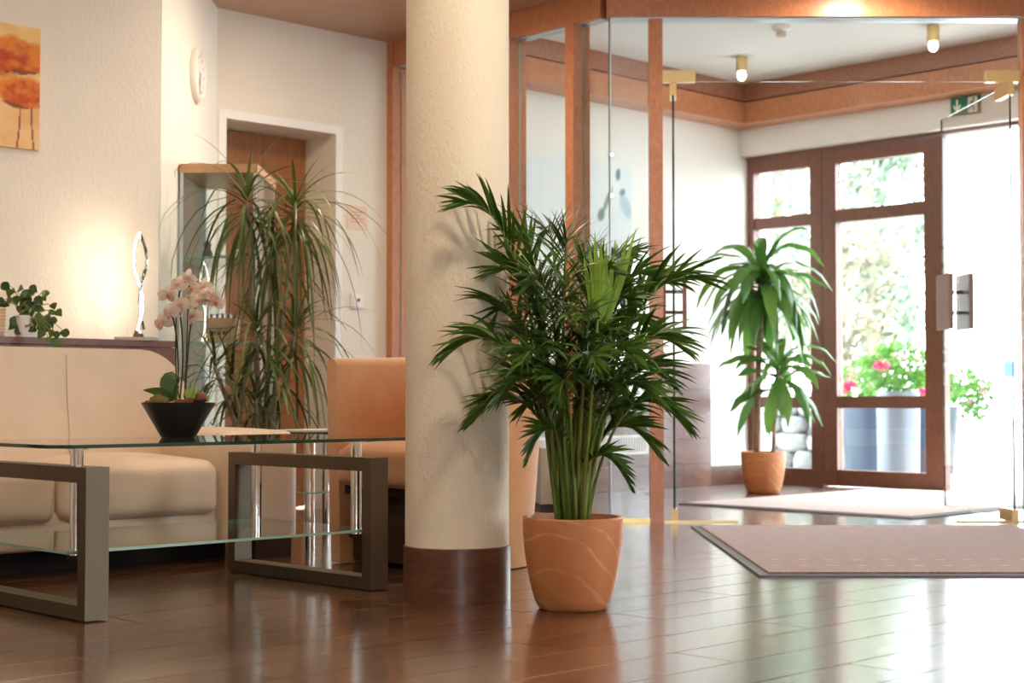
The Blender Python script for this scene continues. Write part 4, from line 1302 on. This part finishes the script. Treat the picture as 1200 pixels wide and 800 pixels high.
for (p0, p1) in (((224, 470), (221, 452)), ((226, 470), (228, 450)), ((230, 470), (233, 455)), ((222, 470), (216, 455)), ((242, 470), (246, 462)), ((224, 470), (226, 457))):
    a_, e_ = bdt(*p0, -.02), bdt(*p1, -.02)
    V, Fc = blade([a_.lerp(e_, k / 4) for k in range(5)], wprof(4, .012, .6, .1, .4), Vector((1, 0, 0)), .3)
    pyobj('small_leaf', V, Fc, M_PALMNEW, bo)
def spray(ctrl, r=.0028, name='flower_stem'):
    pts = smoothpts([bdt(*q) for q in ctrl], 22)
    bm = bmesh.new(); tube(bm, pts, r, 6); return obj(name, bm, M_STEMDK, bo, True)
spray(((211, 468, 0), (214, 430, .01), (213, 390, 0), (209, 352, -.01), (212, 338, -.02), (222, 335, -.02)))
spray(((217, 468, .01), (219, 430, .02), (222, 390, .02), (228, 362, .01), (240, 348, .0), (252, 350, -.01)))
spray(((206, 466, .0), (209, 440, .0), (207, 400, 0), (203, 375, -.01), (198, 366, -.015)))
spray(((216, 466, .0), (218, 430, 0), (220, 348, 0)), .0022, 'support_stick')
spray(((210, 466, .0), (206, 430, 0), (206, 372, 0)), .0022, 'support_stick')
spray(((213, 430, .01), (232, 428, .0), (244, 440, 0)), .0012, 'thin_stem')
flowers = [(190, 378), (196, 346), (208, 333), (219, 326), (224, 338), (212, 356), (199, 366), (206, 362), (240, 345), (232, 352), (248, 347), (226, 350), (226, 370), (253, 354), (195, 373), (238, 336)]
for k, (px, py) in enumerate(flowers):
    c_ = bdt(px, py, ro.uniform(-.04, .03))
    nd = Vector((ro.uniform(-.6, .6), -1, ro.uniform(-.35, .25))).normalized()
    ux = nd.cross(Vector((0, 0, 1))).normalized(); uz = ux.cross(nd).normalized()
    L = ro.uniform(.027, .034)
    fl = obj('blossom', lathe(bmesh.new(), [(0, -.003), (.005, 0), (0, .004)], 8), M_LIP, bo, True, loc=c_)
    fl['label'] = 'cream orchid blossom with red lip'
    rot = ro.uniform(-.3, .3)
    for j, (an, w) in enumerate(((90, .023), (215, .02), (325, .02), (178, .034), (2, .034))):
        t_ = math.radians(an) + rot
        d = ux * math.cos(t_) + uz * math.sin(t_) + nd * .18
        pts = [d * (L * i / 4) - nd * (.018 * (i / 4) ** 2) for i in range(5)]
        V, Fc = blade(pts, [w * f for f in (.3, .85, 1, .8, .15)], d.cross(nd), .15)
        pyobj('petal', V, Fc, M_PETAL, fl)
    pts = [nd * .004 - uz * .004 * i + nd * .004 * i for i in range(4)]
    V, Fc = blade(pts, [.008, .014, .012, .003], ux, .5)
    pyobj('lip', V, Fc, M_LIP, fl)

# ================================================================== OUTDOORS
M_PAVE = mat_plain('pale_paving', (.42, .41, .39), .8)
gpoly = [W(9.1, -12), W(40, -12), W(40, 26), W(9.1, 26)]
g = obj('ground', prism(bmesh.new(), [(p.x, p.y) for p in gpoly], -.12, -.03), M_PAVE); struct(g)
st_ = struct(obj('doorstep', B((9.05, 9.9, 3.2, 7.0, -.12, -.005)), M_PAVE, rz=RZ))
M_STONE = mat_fabric('grey_stone', (.10, .10, .095), (.24, .235, .225), 5, 20, .8, .9, 0)
sw_ = thing('stone_wall', 'low wall of rough pale grey stones in the garden outside the entrance', 'wall', W(11.6, 9.1, -.03), RZ)
rs = random.Random(4)
obj('core', B((-.10, .10, -1.35, 1.35, 0, .55)), M_STONE, sw_)
zz = 0
for row in range(4):
    y_ = -1.42 + .12 * (row % 2)
    while y_ < 1.35:
        w_ = rs.uniform(.22, .42)
        bm = bmesh.new(); bmesh.ops.create_icosphere(bm, subdivisions=2, radius=.5)
        for v in bm.verts:
            f = 1 + .25 * mnoise.noise(v.co * 2.2 + Vector((y_ * 9, row * 7, 0)))
            q = Vector(math.copysign(abs(c) ** .6, c) for c in v.co * 2) * .5
            v.co = Vector((q.x * .26 * f, q.y * w_ * f, q.z * .17 * f))
        obj('stone', bm, M_STONE, sw_, True, loc=(-.10, y_ + w_ / 2, .085 + row * .155))
        y_ += w_ + .01
M_ZINC = mat_plain('zinc', (.11, .12, .14), .4, .3)
M_SLATE = mat_plain('slate_blue_planter', (.012, .022, .04), .45)
M_GERLEAF = mat_leaf('geranium_leaf', (.035, .12, .012), (.10, .24, .03), .5, .4)
M_PINK = mat_leaf('geranium_pink', (.50, .012, .10), (.62, .04, .16), .6, .2)
M_PALEPINK = mat_leaf('geranium_pale', (.38, .15, .18), (.50, .32, .33), .6, .3)
def leafcloud(n, fn, size, rnd):
    V, Fc = [], []
    for _ in range(n):
        c_ = fn(); nr = Vector((rnd.gauss(0, 1), rnd.gauss(0, 1), rnd.gauss(0, 1))).normalized()
        u = nr.orthogonal().normalized(); v = nr.cross(u); s = size * rnd.uniform(.6, 1.3)
        b0 = len(V)
        V += [c_ - u * s, c_ - u * s * .1 + v * s * .55, c_ + u * s, c_ - u * s * .1 - v * s * .55]
        Fc.append((b0, b0 + 1, b0 + 2, b0 + 3))
    return V, Fc
def ball(rnd, c, rx, ry, rz):
    while True:
        q = Vector((rnd.uniform(-1, 1), rnd.uniform(-1, 1), rnd.uniform(-1, 1)))
        if q.length < 1 and rnd.random() < .35 + .65 * q.length: return Vector((c[0] + q.x * rx, c[1] + q.y * ry, c[2] + q.z * rz))
def bush(root, c, r, n, blooms, seed_, pinks):
    rnd = random.Random(seed_)
    V, Fc = leafcloud(n, lambda: ball(rnd, c, *r), .035, rnd)
    pyobj('foliage', V, Fc, M_GERLEAF, root, False, 'stuff')
    bm = bmesh.new(); tube(bm, [(c[0], c[1], c[2] - r[2] - .12), (c[0], c[1], c[2])], .012, 6); obj('stem', bm, M_STALK, root)
    for k in range(blooms):
        q = ball(rnd, (c[0], c[1], c[2] + r[2] * .25), r[0] * 1.1, r[1] * 1.1, r[2] * .95)
        V, Fc = leafcloud(14, lambda: ball(rnd, q, .035, .035, .028), .018, rnd)
        pyobj('bloom', V, Fc, M_PINK if k in pinks else M_PALEPINK, root, False)
G0 = -.03
p_at = Vector((ray(1052, 11.85), 11.85, G0))
zp = thing('zinc_planter', 'tall silver cylinder planter with pink and white geraniums outside the door', 'planter', p_at)
bm = bmesh.new(); lathe(bm, [(0, 0), (.155, 0), (.162, .66), (.166, .68), (.15, .68), (.145, .60), (0, .60)], 40); smooth_by_angle(obj('cylinder', bm, M_ZINC, zp), .6)
bush(zp, (0, .02, .86), (.28, .26, .19), 520, 12, 1, ())
rb = random.Random(8)
for px, py in ((1030, 427), (1038, 429), (996, 452), (990, 456), (1083, 459)):
    q = ray(px, 11.62, py) - p_at
    V, Fc = leafcloud(26, lambda: ball(rb, q, .04, .03, .036), .022, rb)
    pyobj('bloom', V, Fc, M_PINK, zp, False)
p_at = Vector((ray(1018, 12.95), 12.95, G0))
zp = thing('slate_planter', 'dark slate-blue planter with bright pink geraniums behind the silver planter', 'planter', p_at)
bm = bmesh.new(); lathe(bm, [(0, 0), (.19, 0), (.23, .56), (.235, .58), (.21, .58), (.20, .5), (0, .5)], 40); smooth_by_angle(obj('tub', bm, M_SLATE, zp), .6)
bush(zp, (.0, .0, .75), (.33, .28, .20), 420, 11, 2, (0, 1))
p_at = Vector((ray(1092, 13.1), 13.1, G0))
zp = thing('slate_planter', 'dark slate-blue planter with pale geraniums beside the silver planter', 'planter', p_at)
bm = bmesh.new(); lathe(bm, [(0, 0), (.17, 0), (.21, .54), (.215, .56), (.19, .56), (.18, .48), (0, .48)], 40); smooth_by_angle(obj('tub', bm, M_SLATE, zp), .6)
bush(zp, (.0, .0, .72), (.24, .24, .18), 320, 8, 3, ())
p_at = Vector((ray(1130, 14.2), 14.2, G0))
zp = thing('cone_planter', 'pale cone-shaped planter with a loose pale pink geranium bush', 'planter', p_at)
bm = bmesh.new(); lathe(bm, [(0, 0), (.05, 0), (.06, .02), (.085, .40), (.09, .42), (.075, .42), (.07, .36), (0, .36)], 32); smooth_by_angle(obj('cone', bm, mat_plain('pale_cement', (.62, .64, .66), .7), zp), .6)
bush(zp, (.03, 0, .66), (.23, .2, .27), 420, 14, 4, (2,))
sg = thing('blue_sign', 'small light blue sign on a thin post across the forecourt', 'sign', (ray(1183, 19), 19, G0))
bm = bmesh.new(); cyl(bm, 0, .01, 0, 1.0, .018, 10); obj('post', bm, M_ALU, sg)
obj('board', B((-.075, .075, -.012, 0, .88, 1.08)), mat_plain('sign_blue', (.05, .28, .62), .5), sg)
M_TREELEAF = mat_leaf('hazed_tree_leaf', (.16, .235, .17), (.46, .52, .40), .6, .4)  # leaf colours paled to imitate the bright haze outdoors
M_TREELEAF2 = mat_leaf('garden_shrub_leaf', (.22, .165, .12), (.36, .38, .26), .6, .4)
def tree(label, px, Y, crown_z, rx, rz_, n, seed_, mat, lsize=.085):
    rnd = random.Random(seed_)
    t = thing('garden_tree', label, 'tree', (ray(px, Y), Y, G0))
    bm = bmesh.new(); tube(bm, [(0, 0, 0), (.04, 0, crown_z * .4), (-.03, 0, crown_z), (0, 0, crown_z + rz_ * .7)], [.11, .09, .06, .015], 8); obj('trunk', bm, M_CANE, t, True)
    for k in range(6):
        a_ = k * PI / 3 + rnd.uniform(-.3, .3); z_ = crown_z - rz_ * .4 + k * rz_ * .2
        bm = bmesh.new(); tube(bm, [(0, 0, z_), (math.cos(a_) * rx * .4, math.sin(a_) * rx * .4, z_ + rz_ * .2), (math.cos(a_) * rx * .8, math.sin(a_) * rx * .8, z_ + rz_ * .25)], [.04, .025, .008], 6); obj('branch', bm, M_CANE, t, True)
    cl = [ball(rnd, (0, 0, crown_z), rx * .85, rx * .85, rz_ * .88) for _ in range(46)]
    V, Fc = leafcloud(n, lambda: ball(rnd, cl[rnd.randrange(46)], rx * .30, rx * .30, rz_ * .22), lsize, rnd)
    pyobj('foliage', V, Fc, mat, t, False, 'stuff')
tree('pale green garden tree growing beyond the geranium planters', 1020, 17.5, 2.7, .82, 1.75, 9000, 31, M_TREELEAF, .055)
tree('pale green garden tree growing beyond the low stone wall', 915, 20.5, 3.0, 1.25, 2.1, 9000, 32, M_TREELEAF, .065)
tree('small reddish green garden tree between the two pale trees', 985, 16.0, 1.55, .75, .95, 2600, 33, M_TREELEAF2, .06)
